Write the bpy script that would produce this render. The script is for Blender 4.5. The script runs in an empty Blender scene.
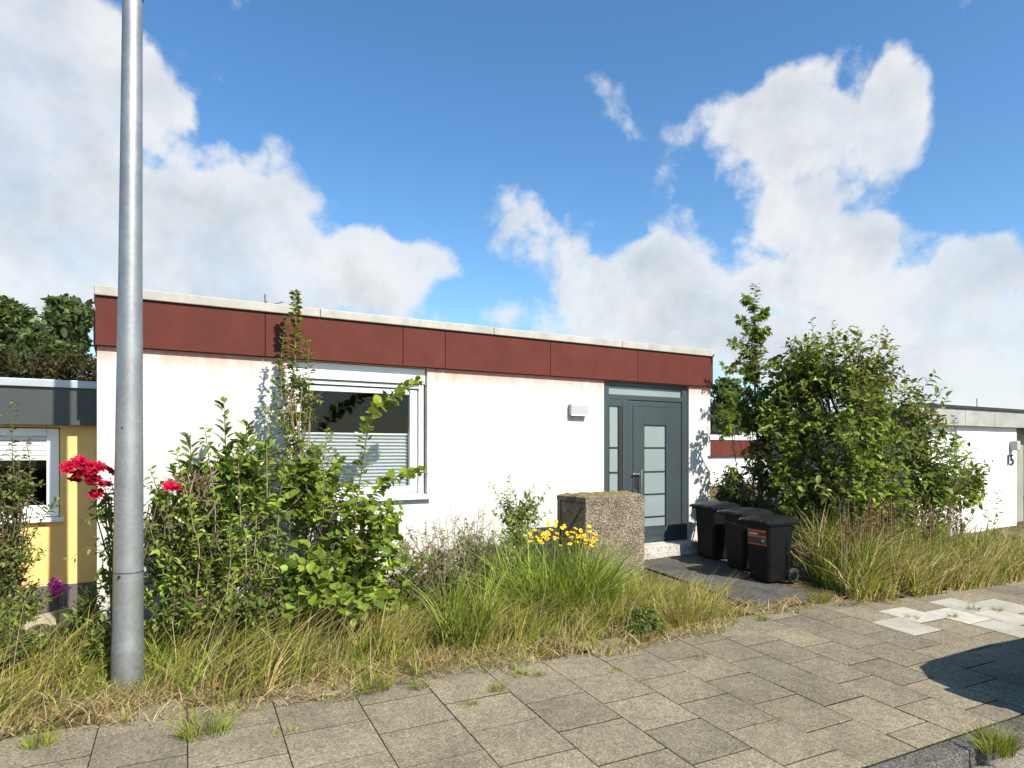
import bpy, math, random
import numpy as np
from mathutils import Vector, Matrix, noise as mnoise

scene = bpy.context.scene
COL = scene.collection
rng = np.random.default_rng(7)
random.seed(7)

# ------------------------------------------------------------------ frame of the place
FPX = 667.0
EYE = np.array([0.0, 0.0, 2.05])
FW = np.array([.5045, .8634, 0.0]); FW /= np.linalg.norm(FW)
RT = np.array([FW[1], -FW[0], 0.0])
GA, GB = .0174, .0486                       # the whole plot rises gently towards the houses
HORIZON = 451.0


def gz(x, y):
    return GA * np.clip(x, -20, 30) + GB * np.clip(y, -4, 14)


def ray(px, py):
    return FW + RT * (px - 512) / FPX + np.array([0, 0, 1.0]) * (HORIZON - py) / FPX


def at(px, py, Y):
    """the point at depth Y (house frame) seen along a sight line"""
    r = ray(px, py)
    return EYE + r * (Y / r[1])


def gp(px, py):
    r = ray(px, py)
    t = (GA * EYE[0] + GB * EYE[1] - EYE[2]) / (r[2] - GA * r[0] - GB * r[1])
    return EYE + t * r


def atd(px, py, d):
    return EYE + ray(px, py) * d


TH = math.radians(4.1)
U2 = np.array([math.cos(TH), -math.sin(TH)])
V2 = np.array([math.sin(TH), math.cos(TH)])


def uvp(u, v, dz=0.0):
    p = U2 * u + V2 * v
    return (p[0], p[1], float(gz(p[0], p[1])) + dz)


def fac(ny):
    return ny


# ------------------------------------------------------------------ objects
def link(o, parent=None):
    COL.objects.link(o)
    if parent is not None:
        o.parent = parent
    return o


def tag(o, label=None, cat=None, group=None, kind=None):
    if label: o['label'] = label
    if cat: o['category'] = cat
    if group: o['group'] = group
    if kind: o['kind'] = kind
    return o


def empty(name, loc, rz=0.0, label=None, cat=None, group=None):
    o = bpy.data.objects.new(name, None)
    o.location = loc
    o.rotation_euler = (0, 0, rz)
    o.empty_display_size = .1
    link(o)
    return tag(o, label, cat, group)


class MB:
    """collects geometry (world or local coordinates) for ONE mesh"""

    def __init__(s):
        s.v = []; s.f = []; s.c = []; s.cur = (1, 1, 1)

    def add(s, vs, fs):
        b = len(s.v)
        s.v += [tuple(map(float, p)) for p in vs]
        s.c += [s.cur] * len(vs)
        s.f += [tuple(b + i for i in f) for f in fs]

    def box(s, x0, x1, y0, y1, z0, z1):
        s.add([(x0, y0, z0), (x1, y0, z0), (x1, y1, z0), (x0, y1, z0), (x0, y0, z1), (x1, y0, z1), (x1, y1, z1), (x0, y1, z1)],
              [(0, 3, 2, 1), (4, 5, 6, 7), (0, 1, 5, 4), (1, 2, 6, 5), (2, 3, 7, 6), (3, 0, 4, 7)])

    def hexa(s, p):
        s.add(p, [(0, 3, 2, 1), (4, 5, 6, 7), (0, 1, 5, 4), (1, 2, 6, 5), (2, 3, 7, 6), (3, 0, 4, 7)])

    def tube(s, pts, radii, n=6, cap=True):
        pts = [Vector(p) for p in pts]
        if not hasattr(radii, '__len__'): radii = [radii] * len(pts)
        rings = []; up = None
        for i, p in enumerate(pts):
            d = (pts[min(i + 1, len(pts) - 1)] - pts[max(i - 1, 0)])
            if d.length < 1e-9: d = Vector((0, 0, 1))
            d.normalize()
            if up is None:
                up = Vector((0, 0, 1)) if abs(d.z) < .9 else Vector((1, 0, 0))
            a = d.cross(up); a.normalize(); b = a.cross(d)
            up = b
            rings.append([p + (a * math.cos(2 * math.pi * k / n) + b * math.sin(2 * math.pi * k / n)) * radii[i] for k in range(n)])
        vs = [q for r in rings for q in r]
        fs = []
        for i in range(len(pts) - 1):
            for k in range(n):
                fs.append((i * n + k, i * n + (k + 1) % n, (i + 1) * n + (k + 1) % n, (i + 1) * n + k))
        if cap:
            fs.append(tuple(range(n - 1, -1, -1)))
            fs.append(tuple((len(pts) - 1) * n + k for k in range(n)))
        s.add(vs, fs)

    def cyl(s, c, axis, r, h, n=20):
        c = Vector(c); a = Vector(axis).normalized()
        s.tube([c - a * h / 2, c + a * h / 2], r, n)

    def build(s, name, mat, parent=None, bevel=0.0, smooth=False, seg=2):
        me = bpy.data.meshes.new(name)
        me.from_pydata(s.v, [], s.f)
        me.materials.append(mat)
        at_ = me.color_attributes.new('tint', 'FLOAT_COLOR', 'POINT')
        at_.data.foreach_set('color', np.c_[np.array(s.c, dtype=np.float32).reshape(-1, 3), np.ones(len(s.v), np.float32)].ravel())
        if smooth:
            me.polygons.foreach_set('use_smooth', [True] * len(me.polygons))
        o = bpy.data.objects.new(name, me)
        link(o, parent)
        if parent is not None and not getattr(s, 'local', False):
            o.matrix_parent_inverse = parent_matrix(parent).inverted()
        if bevel > 0:
            m = o.modifiers.new('bevel', 'BEVEL'); m.width = bevel; m.segments = seg; m.limit_method = 'ANGLE'
            m.angle_limit = math.radians(40)
        return o


def parent_matrix(p):
    m = Matrix.LocRotScale(p.location, p.rotation_euler, p.scale)
    if p.parent is not None:
        m = parent_matrix(p.parent) @ p.matrix_parent_inverse @ m
    return m


def np_mesh(name, V, loops, starts, totals, colors, mat, parent=None, smooth=True):
    me = bpy.data.meshes.new(name)
    me.vertices.add(len(V)); me.vertices.foreach_set('co', V.astype(np.float32).ravel())
    me.loops.add(len(loops)); me.loops.foreach_set('vertex_index', loops.astype(np.int32))
    me.polygons.add(len(starts))
    me.polygons.foreach_set('loop_start', starts.astype(np.int32))
    me.polygons.foreach_set('loop_total', totals.astype(np.int32))
    if smooth: me.polygons.foreach_set('use_smooth', np.ones(len(starts), bool))
    me.update(calc_edges=True)
    a = me.color_attributes.new('tint', 'FLOAT_COLOR', 'POINT')
    a.data.foreach_set('color', np.c_[colors, np.ones(len(V))].astype(np.float32).ravel())
    me.materials.append(mat)
    o = bpy.data.objects.new(name, me)
    link(o, parent)
    if parent is not None:
        o.matrix_parent_inverse = parent_matrix(parent).inverted()
    return o


# ------------------------------------------------------------------ materials
def new_mat(name):
    m = bpy.data.materials.new(name); m.use_nodes = True
    nt = m.node_tree
    return m, nt, nt.nodes['Principled BSDF'], nt.nodes['Material Output']


def noise_node(nt, scale, detail=6, rough=.6, coord='Object', vec=None):
    n = nt.nodes.new('ShaderNodeTexNoise')
    n.inputs['Scale'].default_value = scale; n.inputs['Detail'].default_value = detail; n.inputs['Roughness'].default_value = rough
    if vec is None:
        tc = nt.nodes.new('ShaderNodeTexCoord'); vec = tc.outputs[coord]
    nt.links.new(vec, n.inputs['Vector'])
    return n


def ramp(nt, src, stops):
    r = nt.nodes.new('ShaderNodeValToRGB')
    els = r.color_ramp.elements
    while len(els) < len(stops): els.new(.5)
    for e, (p, c) in zip(els, stops):
        e.position = p; e.color = (*c, 1) if len(c) == 3 else c
    nt.links.new(src, r.inputs['Fac'])
    return r


def mixc(nt, a, b, f, mode='MIX'):
    m = nt.nodes.new('ShaderNodeMix'); m.data_type = 'RGBA'; m.blend_type = mode
    for s, k in ((f, 0), (a, 6), (b, 7)):
        if hasattr(s, 'links') or hasattr(s, 'is_linked'): nt.links.new(s, m.inputs[k])
        elif k == 0: m.inputs[0].default_value = s
        else: m.inputs[k].default_value = (*s, 1)
    return m.outputs[2]


def bump(nt, src, strength, dist=.01):
    b = nt.nodes.new('ShaderNodeBump'); b.inputs['Strength'].default_value = strength; b.inputs['Distance'].default_value = dist
    nt.links.new(src, b.inputs['Height'])
    return b.outputs['Normal']


def plain(name, col, rough=.5, metal=0.0, var=.12, scale=9, bumpk=0.0, bscale=60, spec=.5):
    m, nt, bs, out = new_mat(name)
    n = noise_node(nt, scale, 7)
    c = ramp(nt, n.outputs['Fac'], [(.3, tuple(k * (1 - var) for k in col)), (.7, tuple(min(1, k * (1 + var)) for k in col))])
    nt.links.new(c.outputs['Color'], bs.inputs['Base Color'])
    n2 = noise_node(nt, scale * 3, 5)
    rr = nt.nodes.new('ShaderNodeMapRange'); rr.inputs[3].default_value = max(.02, rough - .08); rr.inputs[4].default_value = min(1, rough + .1)
    nt.links.new(n2.outputs['Fac'], rr.inputs[0]); nt.links.new(rr.outputs[0], bs.inputs['Roughness'])
    bs.inputs['Metallic'].default_value = metal
    bs.inputs['Specular IOR Level'].default_value = spec
    if bumpk:
        n3 = noise_node(nt, bscale, 8, .7)
        nt.links.new(bump(nt, n3.outputs['Fac'], bumpk), bs.inputs['Normal'])
    return m


def leaf_mat(name, transl=.35, rough=.45, gloss=.35):
    m, nt, bs, out = new_mat(name)
    a = nt.nodes.new('ShaderNodeAttribute'); a.attribute_name = 'tint'
    n = noise_node(nt, 14, 3)
    hv = nt.nodes.new('ShaderNodeHueSaturation')
    mr = nt.nodes.new('ShaderNodeMapRange'); mr.inputs[1].default_value = .3; mr.inputs[2].default_value = .7
    mr.inputs[3].default_value = .75; mr.inputs[4].default_value = 1.25
    nt.links.new(n.outputs['Fac'], mr.inputs[0]); nt.links.new(mr.outputs[0], hv.inputs['Value'])
    nt.links.new(a.outputs['Color'], hv.inputs['Color'])
    nt.links.new(hv.outputs['Color'], bs.inputs['Base Color'])
    bs.inputs['Roughness'].default_value = rough
    bs.inputs['Specular IOR Level'].default_value = gloss
    tr = nt.nodes.new('ShaderNodeBsdfTranslucent')
    mx = mixc(nt, hv.outputs['Color'], (1.0, .95, .25), 1.0, 'MULTIPLY')
    g = nt.nodes.new('ShaderNodeGamma'); g.inputs['Gamma'].default_value = .75
    nt.links.new(mx, g.inputs['Color']); nt.links.new(g.outputs['Color'], tr.inputs['Color'])
    ms = nt.nodes.new('ShaderNodeMixShader'); ms.inputs[0].default_value = transl
    nt.links.new(bs.outputs[0], ms.inputs[1]); nt.links.new(tr.outputs[0], ms.inputs[2])
    nt.links.new(ms.outputs[0], out.inputs['Surface'])
    return m


M = {}
M['leaf'] = leaf_mat('leaf', .35, .5, .22)
M['leaf_glossy'] = leaf_mat('leaf_glossy', .2, .3, .5)
M['grass'] = leaf_mat('grass_blade', .3, .6, .15)
M['petal'] = leaf_mat('petal', .3, .55, .2)
M['bark'] = plain('bark', (.11, .085, .06), .9, bumpk=.5)
M['dry_stem'] = plain('dry_stem', (.23, .18, .12), .9)
M['green_stem'] = plain('green_stem', (.1, .1, .04), .7)
M['red_panel'] = None
M['white_frame'] = plain('white_frame', (.76, .77, .77), .35, var=.03)
M['alu'] = plain('aluminium_sill', (.6, .61, .62), .4, .3, .06)
M['shutter'] = plain('shutter_grey', (.55, .56, .56), .45, var=.04)
M['anthracite'] = plain('anthracite', (.034, .046, .052), .38, var=.06, scale=3)
M['anthracite_dark'] = plain('anthracite_gasket', (.012, .013, .014), .5)
M['steel'] = plain('brushed_steel', (.6, .6, .6), .25, 1.0, .05)
M['coping'] = plain('coping_metal', (.31, .30, .265), .6, .0, .2, 5)
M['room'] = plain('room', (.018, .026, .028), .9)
M['bin'] = plain('bin_plastic', (.005, .0055, .006), .5, var=.2, scale=6, bumpk=.06, bscale=200, spec=.18)
M['bin_lid'] = plain('bin_lid_plastic', (.008, .0085, .009), .36, var=.25, scale=8, bumpk=.1, bscale=60, spec=.35)
M['rubber'] = plain('rubber', (.025, .025, .025), .7)
M['sticker_red'] = plain('sticker_red', (.55, .07, .04), .5)
M['sticker_dark'] = plain('sticker_dark', (.03, .025, .03), .5)
M['sticker_pale'] = plain('sticker_pale', (.45, .55, .5), .5)
M['sticker_green'] = plain('sticker_green', (.05, .25, .16), .5)
M['roof_felt'] = plain('roof_felt', (.09, .09, .09), .9)
M['dark_fascia'] = plain('dark_fascia', (.036, .043, .043), .45, var=.08, scale=2)
M['grey_metal'] = plain('grey_metal', (.36, .40, .43), .4, .4, .06)
M['yellow_plaster'] = plain('yellow_plaster', (.76, .50, .175), .85, var=.06, scale=5, bumpk=.25, bscale=120)
M['plinth'] = plain('plinth', (.10, .09, .085), .9, bumpk=.4)
M['box_white'] = plain('box_white', (.34, .345, .35), .45, var=.05, scale=20)
M['number_black'] = plain('number_black', (.03, .03, .03), .5)
M['pillar_grey'] = plain('pillar_grey', (.22, .22, .18), .8, var=.15, scale=2, bumpk=.2)
M['soil'] = None
M['zinc'] = plain('weathered_zinc', (.27, .275, .25), .6, .0, .22, 2.5)


def pole_mat():
    m, nt, bs, out = new_mat('galvanised_steel')
    n = noise_node(nt, 30, 8, .7)
    n2 = noise_node(nt, 3, 4)
    c = ramp(nt, n.outputs['Fac'], [(.3, (.27, .28, .285)), (.7, (.36, .37, .375))])
    c2 = ramp(nt, n2.outputs['Fac'], [(.35, (.8, .8, .8)), (.65, (1, 1, 1))])
    nt.links.new(mixc(nt, c.outputs[0], c2.outputs[0], 1.0, 'MULTIPLY'), bs.inputs['Base Color'])
    bs.inputs['Metallic'].default_value = .65; bs.inputs['Roughness'].default_value = .46
    nt.links.new(bump(nt, n.outputs['Fac'], .05), bs.inputs['Normal'])
    return m


M['pole'] = pole_mat()


def plaster_mat():
    m, nt, bs, out = new_mat('white_roughcast')
    tc = nt.nodes.new('ShaderNodeTexCoord')
    n = noise_node(nt, 2.2, 6, .6)
    c = ramp(nt, n.outputs['Fac'], [(.3, (.505, .49, .46)), (.65, (.585, .575, .55))])
    # pink wash from the red panels, running down from the eaves with a ragged edge
    sp = nt.nodes.new('ShaderNodeSeparateXYZ'); nt.links.new(tc.outputs['Object'], sp.inputs[0])
    mp = nt.nodes.new('ShaderNodeMapping'); mp.inputs['Scale'].default_value = (3.0, 3.0, .7)
    nt.links.new(tc.outputs['Object'], mp.inputs[0])
    ns = noise_node(nt, 1.6, 5, .6, vec=mp.outputs[0])
    zr = nt.nodes.new('ShaderNodeMapRange'); zr.inputs[1].default_value = 2.80; zr.inputs[2].default_value = 3.06
    nt.links.new(sp.outputs['Z'], zr.inputs[0])
    mu = nt.nodes.new('ShaderNodeMath'); mu.operation = 'MULTIPLY_ADD'
    nt.links.new(ns.outputs['Fac'], mu.inputs[0]); mu.inputs[1].default_value = 1.6; mu.inputs[2].default_value = -.92
    ad = nt.nodes.new('ShaderNodeMath'); ad.operation = 'ADD'
    nt.links.new(mu.outputs[0], ad.inputs[0]); nt.links.new(zr.outputs[0], ad.inputs[1])
    cl = nt.nodes.new('ShaderNodeMapRange'); cl.inputs[1].default_value = .1; cl.inputs[2].default_value = .95; cl.inputs[4].default_value = .9
    nt.links.new(ad.outputs[0], cl.inputs[0])
    col = mixc(nt, c.outputs[0], (.58, .25, .19), cl.outputs[0])
    ms_ = nt.nodes.new('ShaderNodeMapping'); ms_.inputs['Scale'].default_value = (14.0, 14.0, .5); nt.links.new(tc.outputs['Object'], ms_.inputs[0])
    nk = noise_node(nt, 1.0, 6, .6, vec=ms_.outputs[0])
    kr = ramp(nt, nk.outputs['Fac'], [(.52, (1, 1, 1)), (.72, (.80, .78, .73))])
    col = mixc(nt, col, kr.outputs[0], .7, 'MULTIPLY')
    # grime near the ground
    gr = nt.nodes.new('ShaderNodeMapRange'); gr.inputs[1].default_value = 1.0; gr.inputs[2].default_value = .4; gr.inputs[4].default_value = .5
    nt.links.new(sp.outputs['Z'], gr.inputs[0])
    n5 = noise_node(nt, 5, 6, .7)
    gm = nt.nodes.new('ShaderNodeMath'); gm.operation = 'MULTIPLY'
    nt.links.new(gr.outputs[0], gm.inputs[0]); nt.links.new(n5.outputs['Fac'], gm.inputs[1])
    col = mixc(nt, col, (.38, .35, .29), gm.outputs[0])
    nt.links.new(col, bs.inputs['Base Color'])
    bs.inputs['Roughness'].default_value = .92; bs.inputs['Specular IOR Level'].default_value = .2
    nb = noise_node(nt, 38, 9, .75)
    nt.links.new(bump(nt, nb.outputs['Fac'], .6, .02), bs.inputs['Normal'])
    return m


M['plaster'] = plaster_mat()
M['plaster2'] = plain('plain_white_plaster', (.68, .68, .66), .9, var=.04, scale=3, bumpk=.3, bscale=60, spec=.2)


def red_mat():
    m, nt, bs, out = new_mat('red_fibre_panel')
    a = nt.nodes.new('ShaderNodeAttribute'); a.attribute_name = 'tint'
    mp = nt.nodes.new('ShaderNodeMapping'); mp.inputs['Scale'].default_value = (1.6, 1, 1.2)
    tc = nt.nodes.new('ShaderNodeTexCoord'); nt.links.new(tc.outputs['Object'], mp.inputs[0])
    n = noise_node(nt, 2, 6, .65, vec=mp.outputs[0])
    c = ramp(nt, n.outputs['Fac'], [(.25, (.072, .018, .013)), (.75, (.104, .026, .019))])
    nt.links.new(mixc(nt, c.outputs[0], a.outputs['Color'], 1.0, 'MULTIPLY'), bs.inputs['Base Color'])
    bs.inputs['Roughness'].default_value = .7; bs.inputs['Specular IOR Level'].default_value = .15
    nb = noise_node(nt, 90, 5); nt.links.new(bump(nt, nb.outputs['Fac'], .08), bs.inputs['Normal'])
    return m


M['red_panel'] = red_mat()


def slab_mat():
    m, nt, bs, out = new_mat('concrete_slab')
    a = nt.nodes.new('ShaderNodeAttribute'); a.attribute_name = 'tint'
    n = noise_node(nt, 75, 5, .85)
    n2 = noise_node(nt, 1.7, 6, .65)
    n3 = noise_node(nt, 14, 6, .7)
    c = ramp(nt, n.outputs['Fac'], [(.30, (.40, .40, .39)), (.5, (1.0, .99, .96)), (.70, (1.75, 1.70, 1.55))])
    c2 = ramp(nt, n2.outputs['Fac'], [(.3, (.72, .71, .69)), (.7, (1.12, 1.1, 1.03))])
    c3 = ramp(nt, n3.outputs['Fac'], [(.32, (.7, .7, .68)), (.55, (1, 1, 1))])
    x = mixc(nt, a.outputs['Color'], c.outputs[0], 1.0, 'MULTIPLY')
    x = mixc(nt, x, c2.outputs[0], 1.0, 'MULTIPLY')
    x = mixc(nt, x, c3.outputs[0], .8, 'MULTIPLY')
    vo = nt.nodes.new('ShaderNodeTexVoronoi'); vo.inputs['Scale'].default_value = 95
    tcv = nt.nodes.new('ShaderNodeTexCoord'); nt.links.new(tcv.outputs['Object'], vo.inputs['Vector'])
    svo = nt.nodes.new('ShaderNodeSeparateColor'); nt.links.new(vo.outputs['Color'], svo.inputs[0])
    cv = ramp(nt, svo.outputs[0], [(.05, (.55, .55, .56)), (.5, (1, .99, .97)), (.9, (1.45, 1.42, 1.32))])
    x = mixc(nt, x, cv.outputs[0], .6, 'MULTIPLY')
    nt.links.new(x, bs.inputs['Base Color'])
    bs.inputs['Roughness'].default_value = .95; bs.inputs['Specular IOR Level'].default_value = .2
    nt.links.new(bump(nt, n.outputs['Fac'], .35, .006), bs.inputs['Normal'])
    return m


M['slab'] = slab_mat()


def pale_mat():
    m, nt, bs, out = new_mat('pale_concrete')
    a = nt.nodes.new('ShaderNodeAttribute'); a.attribute_name = 'tint'
    n = noise_node(nt, 4, 7, .65); n2 = noise_node(nt, 60, 5, .7)
    c = ramp(nt, n.outputs['Fac'], [(.35, (.78, .77, .74)), (.6, (1.05, 1.05, 1.04))]); c2 = ramp(nt, n2.outputs['Fac'], [(.3, (.86, .86, .85)), (.65, (1.05, 1.05, 1.05))])
    x = mixc(nt, a.outputs['Color'], c.outputs[0], 1.0, 'MULTIPLY'); x = mixc(nt, x, c2.outputs[0], 1.0, 'MULTIPLY')
    nt.links.new(x, bs.inputs['Base Color']); bs.inputs['Roughness'].default_value = .9; bs.inputs['Specular IOR Level'].default_value = .2
    return m


M['pale'] = pale_mat()


def speckle(name, c0, c1, c2, scale, moss=None, bk=.5):
    m, nt, bs, out = new_mat(name)
    tc = nt.nodes.new('ShaderNodeTexCoord')
    v = nt.nodes.new('ShaderNodeTexVoronoi'); v.inputs['Scale'].default_value = scale
    nt.links.new(tc.outputs['Object'], v.inputs['Vector'])
    sx = nt.nodes.new('ShaderNodeSeparateColor'); nt.links.new(v.outputs['Color'], sx.inputs[0])
    c = ramp(nt, sx.outputs[0], [(.1, c0), (.5, c1), (.9, c2)])
    edge = ramp(nt, v.outputs['Distance'], [(.35, (1, 1, 1)), (.75, (.45, .42, .38))])
    n = noise_node(nt, 3, 6, .65)
    st = ramp(nt, n.outputs['Fac'], [(.35, (.6, .58, .54)), (.65, (1.05, 1.05, 1.05))])
    x = mixc(nt, c.outputs[0], edge.outputs[0], 1.0, 'MULTIPLY')
    x = mixc(nt, x, st.outputs[0], 1.0, 'MULTIPLY')
    if moss:
        sp = nt.nodes.new('ShaderNodeSeparateXYZ')
        ge = nt.nodes.new('ShaderNodeNewGeometry'); nt.links.new(ge.outputs['Normal'], sp.inputs[0])
        n4 = noise_node(nt, 6, 8, .75)
        mu = nt.nodes.new('ShaderNodeMath'); mu.operation = 'MULTIPLY_ADD'; mu.inputs[1].default_value = 1.0; mu.inputs[2].default_value = -.45
        nt.links.new(sp.outputs['Z'], mu.inputs[0])
        ad = nt.nodes.new('ShaderNodeMath'); ad.operation = 'ADD'; nt.links.new(mu.outputs[0], ad.inputs[0]); nt.links.new(n4.outputs['Fac'], ad.inputs[1])
        r = nt.nodes.new('ShaderNodeMapRange'); r.inputs[1].default_value = .8; r.inputs[2].default_value = 1.05
        nt.links.new(ad.outputs[0], r.inputs[0])
        n6 = noise_node(nt, 45, 6, .8)
        mc = ramp(nt, n6.outputs['Fac'], [(.3, (.07, .06, .02)), (.5, moss), (.72, (.3, .27, .13))])
        x = mixc(nt, x, mc.outputs[0], r.outputs[0])
    nt.links.new(x, bs.inputs['Base Color'])
    bs.inputs['Roughness'].default_value = .92; bs.inputs['Specular IOR Level'].default_value = .25
    nt.links.new(bump(nt, v.outputs['Distance'], bk, .012), bs.inputs['Normal'])
    return m


M['washed'] = speckle('washed_concrete', (.15, .115, .08), (.28, .225, .165), (.46, .40, .32), 84, moss=(.17, .14, .05), bk=.9)
M['kerb'] = speckle('kerb_stone', (.10, .098, .09), (.14, .137, .125), (.2, .195, .18), 90, bk=.3)
M['sand'] = plain('sandy_path', (.34, .30, .22), .95, var=.3, scale=7, bumpk=.6, bscale=50)
M['asphalt'] = speckle('road_asphalt', (.035, .035, .036), (.055, .055, .055), (.1, .1, .1), 120, bk=.4)
M['path_asphalt'] = speckle('path_asphalt', (.075, .074, .072), (.105, .102, .097), (.17, .165, .155), 110, bk=.4)
M['step'] = speckle('step_concrete', (.5, .49, .46), (.6, .59, .56), (.7, .69, .66), 60, bk=.2)


def soil_mat():
    m, nt, bs, out = new_mat('soil_and_thatch')
    n = noise_node(nt, 40, 8, .8); n2 = noise_node(nt, 2.0, 6, .65); n3 = noise_node(nt, 9, 6, .7)
    c = ramp(nt, n.outputs['Fac'], [(.28, (.06, .045, .03)), (.5, (.17, .135, .09)), (.75, (.36, .30, .2))])
    c2 = ramp(nt, n2.outputs['Fac'], [(.4, (.55, .5, .42)), (.62, (1.1, 1.05, .9))])
    c3 = ramp(nt, n3.outputs['Fac'], [(.35, (.55, .6, .4)), (.6, (1, 1, 1))])
    x = mixc(nt, c.outputs[0], c2.outputs[0], 1.0, 'MULTIPLY'); x = mixc(nt, x, c3.outputs[0], 1.0, 'MULTIPLY')
    nt.links.new(x, bs.inputs['Base Color'])
    bs.inputs['Roughness'].default_value = 1.0; bs.inputs['Specular IOR Level'].default_value = .1
    nt.links.new(bump(nt, n.outputs['Fac'], .9, .03), bs.inputs['Normal'])
    return m


M['soil'] = soil_mat()


def glass_mat(name, col, mixf, rough=.02):
    m, nt, bs, out = new_mat(name)
    tr = nt.nodes.new('ShaderNodeBsdfTransparent'); tr.inputs[0].default_value = (*col, 1)
    gl = nt.nodes.new('ShaderNodeBsdfGlossy'); gl.inputs['Roughness'].default_value = rough
    n = noise_node(nt, 1.5, 2); nt.links.new(bump(nt, n.outputs['Fac'], .02, .05), gl.inputs['Normal'])
    fr = nt.nodes.new('ShaderNodeFresnel'); fr.inputs[0].default_value = 1.5
    mr = nt.nodes.new('ShaderNodeMath'); mr.operation = 'MULTIPLY'; mr.inputs[1].default_value = mixf
    nt.links.new(fr.outputs[0], mr.inputs[0])
    ms = nt.nodes.new('ShaderNodeMixShader'); nt.links.new(mr.outputs[0], ms.inputs[0])
    nt.links.new(tr.outputs[0], ms.inputs[1]); nt.links.new(gl.outputs[0], ms.inputs[2])
    nt.links.new(ms.outputs[0], out.inputs['Surface'])
    return m


M['glass'] = glass_mat('window_glass', (.95, .97, .97), .38)
M['frosted'] = plain('frosted_glass', (.19, .235, .235), .22, var=.05, scale=2, spec=.6)
M['blind'] = plain('pleated_blind', (.47, .49, .50), .8, var=.03)
M['carpaint'] = plain('car_paint', (.02, .025, .03), .2, .3)
M['carglass'] = plain('car_glass', (.01, .012, .012), .05)

# ------------------------------------------------------------------ ground, pavement, kerb, road, path
LS = .467
UB = [-3.73, -3.18, -2.63, -2.08, -1.55, -1.03, -.5, .02, .571, 1.125, 1.662, 2.187, 2.70, 3.183, 3.655, 4.12, 4.555, 4.982, 5.40, 5.83, 6.26, 6.69,
      7.12, 7.55, 7.98, 8.41, 8.84, 9.27, 9.7, 10.13, 10.56, 11.0, 11.4, 11.8, 12.2, 12.6, 13.0, 13.4, 13.8]
KERB_V = 2.62


def pave_edge(u):                            # where the paving meets the verge, in v
    return np.interp(u, [-4, -1.2, 0, .5, 1.0, 2, 3, 3.8, 4.6, 5.4, 6.4, 7.2, 8.2, 9.2, 14], [5.35, 5.28, 5.1, 5.0, 5.0, 5.05, 4.98, 4.9, 5.02, 5.2, 5.12, 4.9, 4.85, 4.8, 4.8])


g = MB()
xs = [-120, -60, -30] + list(np.arange(-20, 31, 1.0)) + [45, 80, 160]
ys = [-120, -40, -12] + list(np.arange(-4, 15, .5)) + [18, 30, 60, 120, 220]
pts = []
for y in ys:
    for x in xs:
        z = float(gz(x, y))
        v = V2 @ np.array([x, y])
        if v < 2.55: z -= .40                  # under the road
        elif v < 5.9: z -= .02
        else: z += .02 * mnoise.noise(Vector((x * 1.3, y * 1.3, 0)))
        pts.append((x, y, z - .012))
n = len(xs)
g.add(pts, [(j * n + i, j * n + i + 1, (j + 1) * n + i + 1, (j + 1) * n + i) for j in range(len(ys) - 1) for i in range(n - 1)])
ground = g.build('ground', M['soil']); tag(ground, 'dry brown soil and thatch of the overgrown front gardens', kind='structure')

PALE = [(U2 @ gp(*q)[:2], V2 @ gp(*q)[:2]) for q in [(884, 622), (924, 632), (926, 621.5), (936, 613.5), (973, 624), (981, 616), (975, 606), (1016, 618), (1012, 608)]]
WT = [(.37, .35, .295), (.43, .42, .37), (.34, .325, .275), (.39, .37, .32)]
ws = MB()
pv = MB(); pj = random.Random(3)
GAP = .005


def slab(u0, u1, v0, v1, tint, dz, pv=None):
    pv = pv or globals()['pv']
    v0 += .0045; v1 -= .0045
    pv.cur = tint
    t = [pj.uniform(-.0012, .0012) for _ in range(4)]
    top = [uvp(u0 + GAP, v0 + GAP, dz + t[0]), uvp(u1 - GAP, v0 + GAP, dz + t[1]), uvp(u1 - GAP, v1 - GAP, dz + t[2]), uvp(u0 + GAP, v1 - GAP, dz + t[3])]
    e = .004
    bev = [uvp(u0 + GAP - e, v0 + GAP - e, dz - .006), uvp(u1 - GAP + e, v0 + GAP - e, dz - .006), uvp(u1 - GAP + e, v1 - GAP + e, dz - .006), uvp(u0 + GAP - e, v1 - GAP + e, dz - .006)]
    low = [(p[0], p[1], p[2] - .05) for p in bev]
    nb_ = len(pv.v)
    pv.add(top + bev + low, [(0, 1, 2, 3)] + [(4 + i, 4 + (i + 1) % 4, (i + 1) % 4, i) for i in range(4)] + [(8 + i, 8 + (i + 1) % 4, 4 + (i + 1) % 4, 4 + i) for i in range(4)])
    pv.c[nb_ + 4:] = [(.03, .027, .02)] * 8


for i in range(len(UB) - 1):
    u0, u1 = UB[i], UB[i + 1]
    ph = 4.008 if (i % 2 == UB.index(1.662) % 2) else 3.77
    k = -4
    e = pave_edge((u0 + u1) / 2)
    while True:
        v0 = ph + k * LS; v1 = v0 + LS; k += 1
        if v1 < KERB_V + .05: continue
        v0c = max(v0, KERB_V)
        if v0c > e - .05: break
        v1c = v1
        b = pj.uniform(.92, 1.08)
        w = pj.random()
        base = (.216, .194, .150) if w < .6 else (.195, .176, .139) if w < .85 else (.172, .156, .127)
        pu, pvv = (u0 + u1) / 2, (v0c + v1c) / 2
        tint = tuple(c * b for c in base)
        if any(u0 < a_ < u1 and v0c < b_ < v1c for a_, b_ in PALE):
            slab(u0, u1, v0c, min(v1c, e + .25), pj.choice(WT), .003, ws)
        else:
            slab(u0, u1, v0c, min(v1c, e + .25), tint, pj.uniform(-.0012, .0018))
pav = pv.build('pavement', M['slab']); tag(pav, 'grey concrete slab pavement with staggered joints', kind='structure')

wo = ws.build('pale_paving', M['pale']); tag(wo, 'newer pale concrete slabs let into the pavement', kind='structure')

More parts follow.
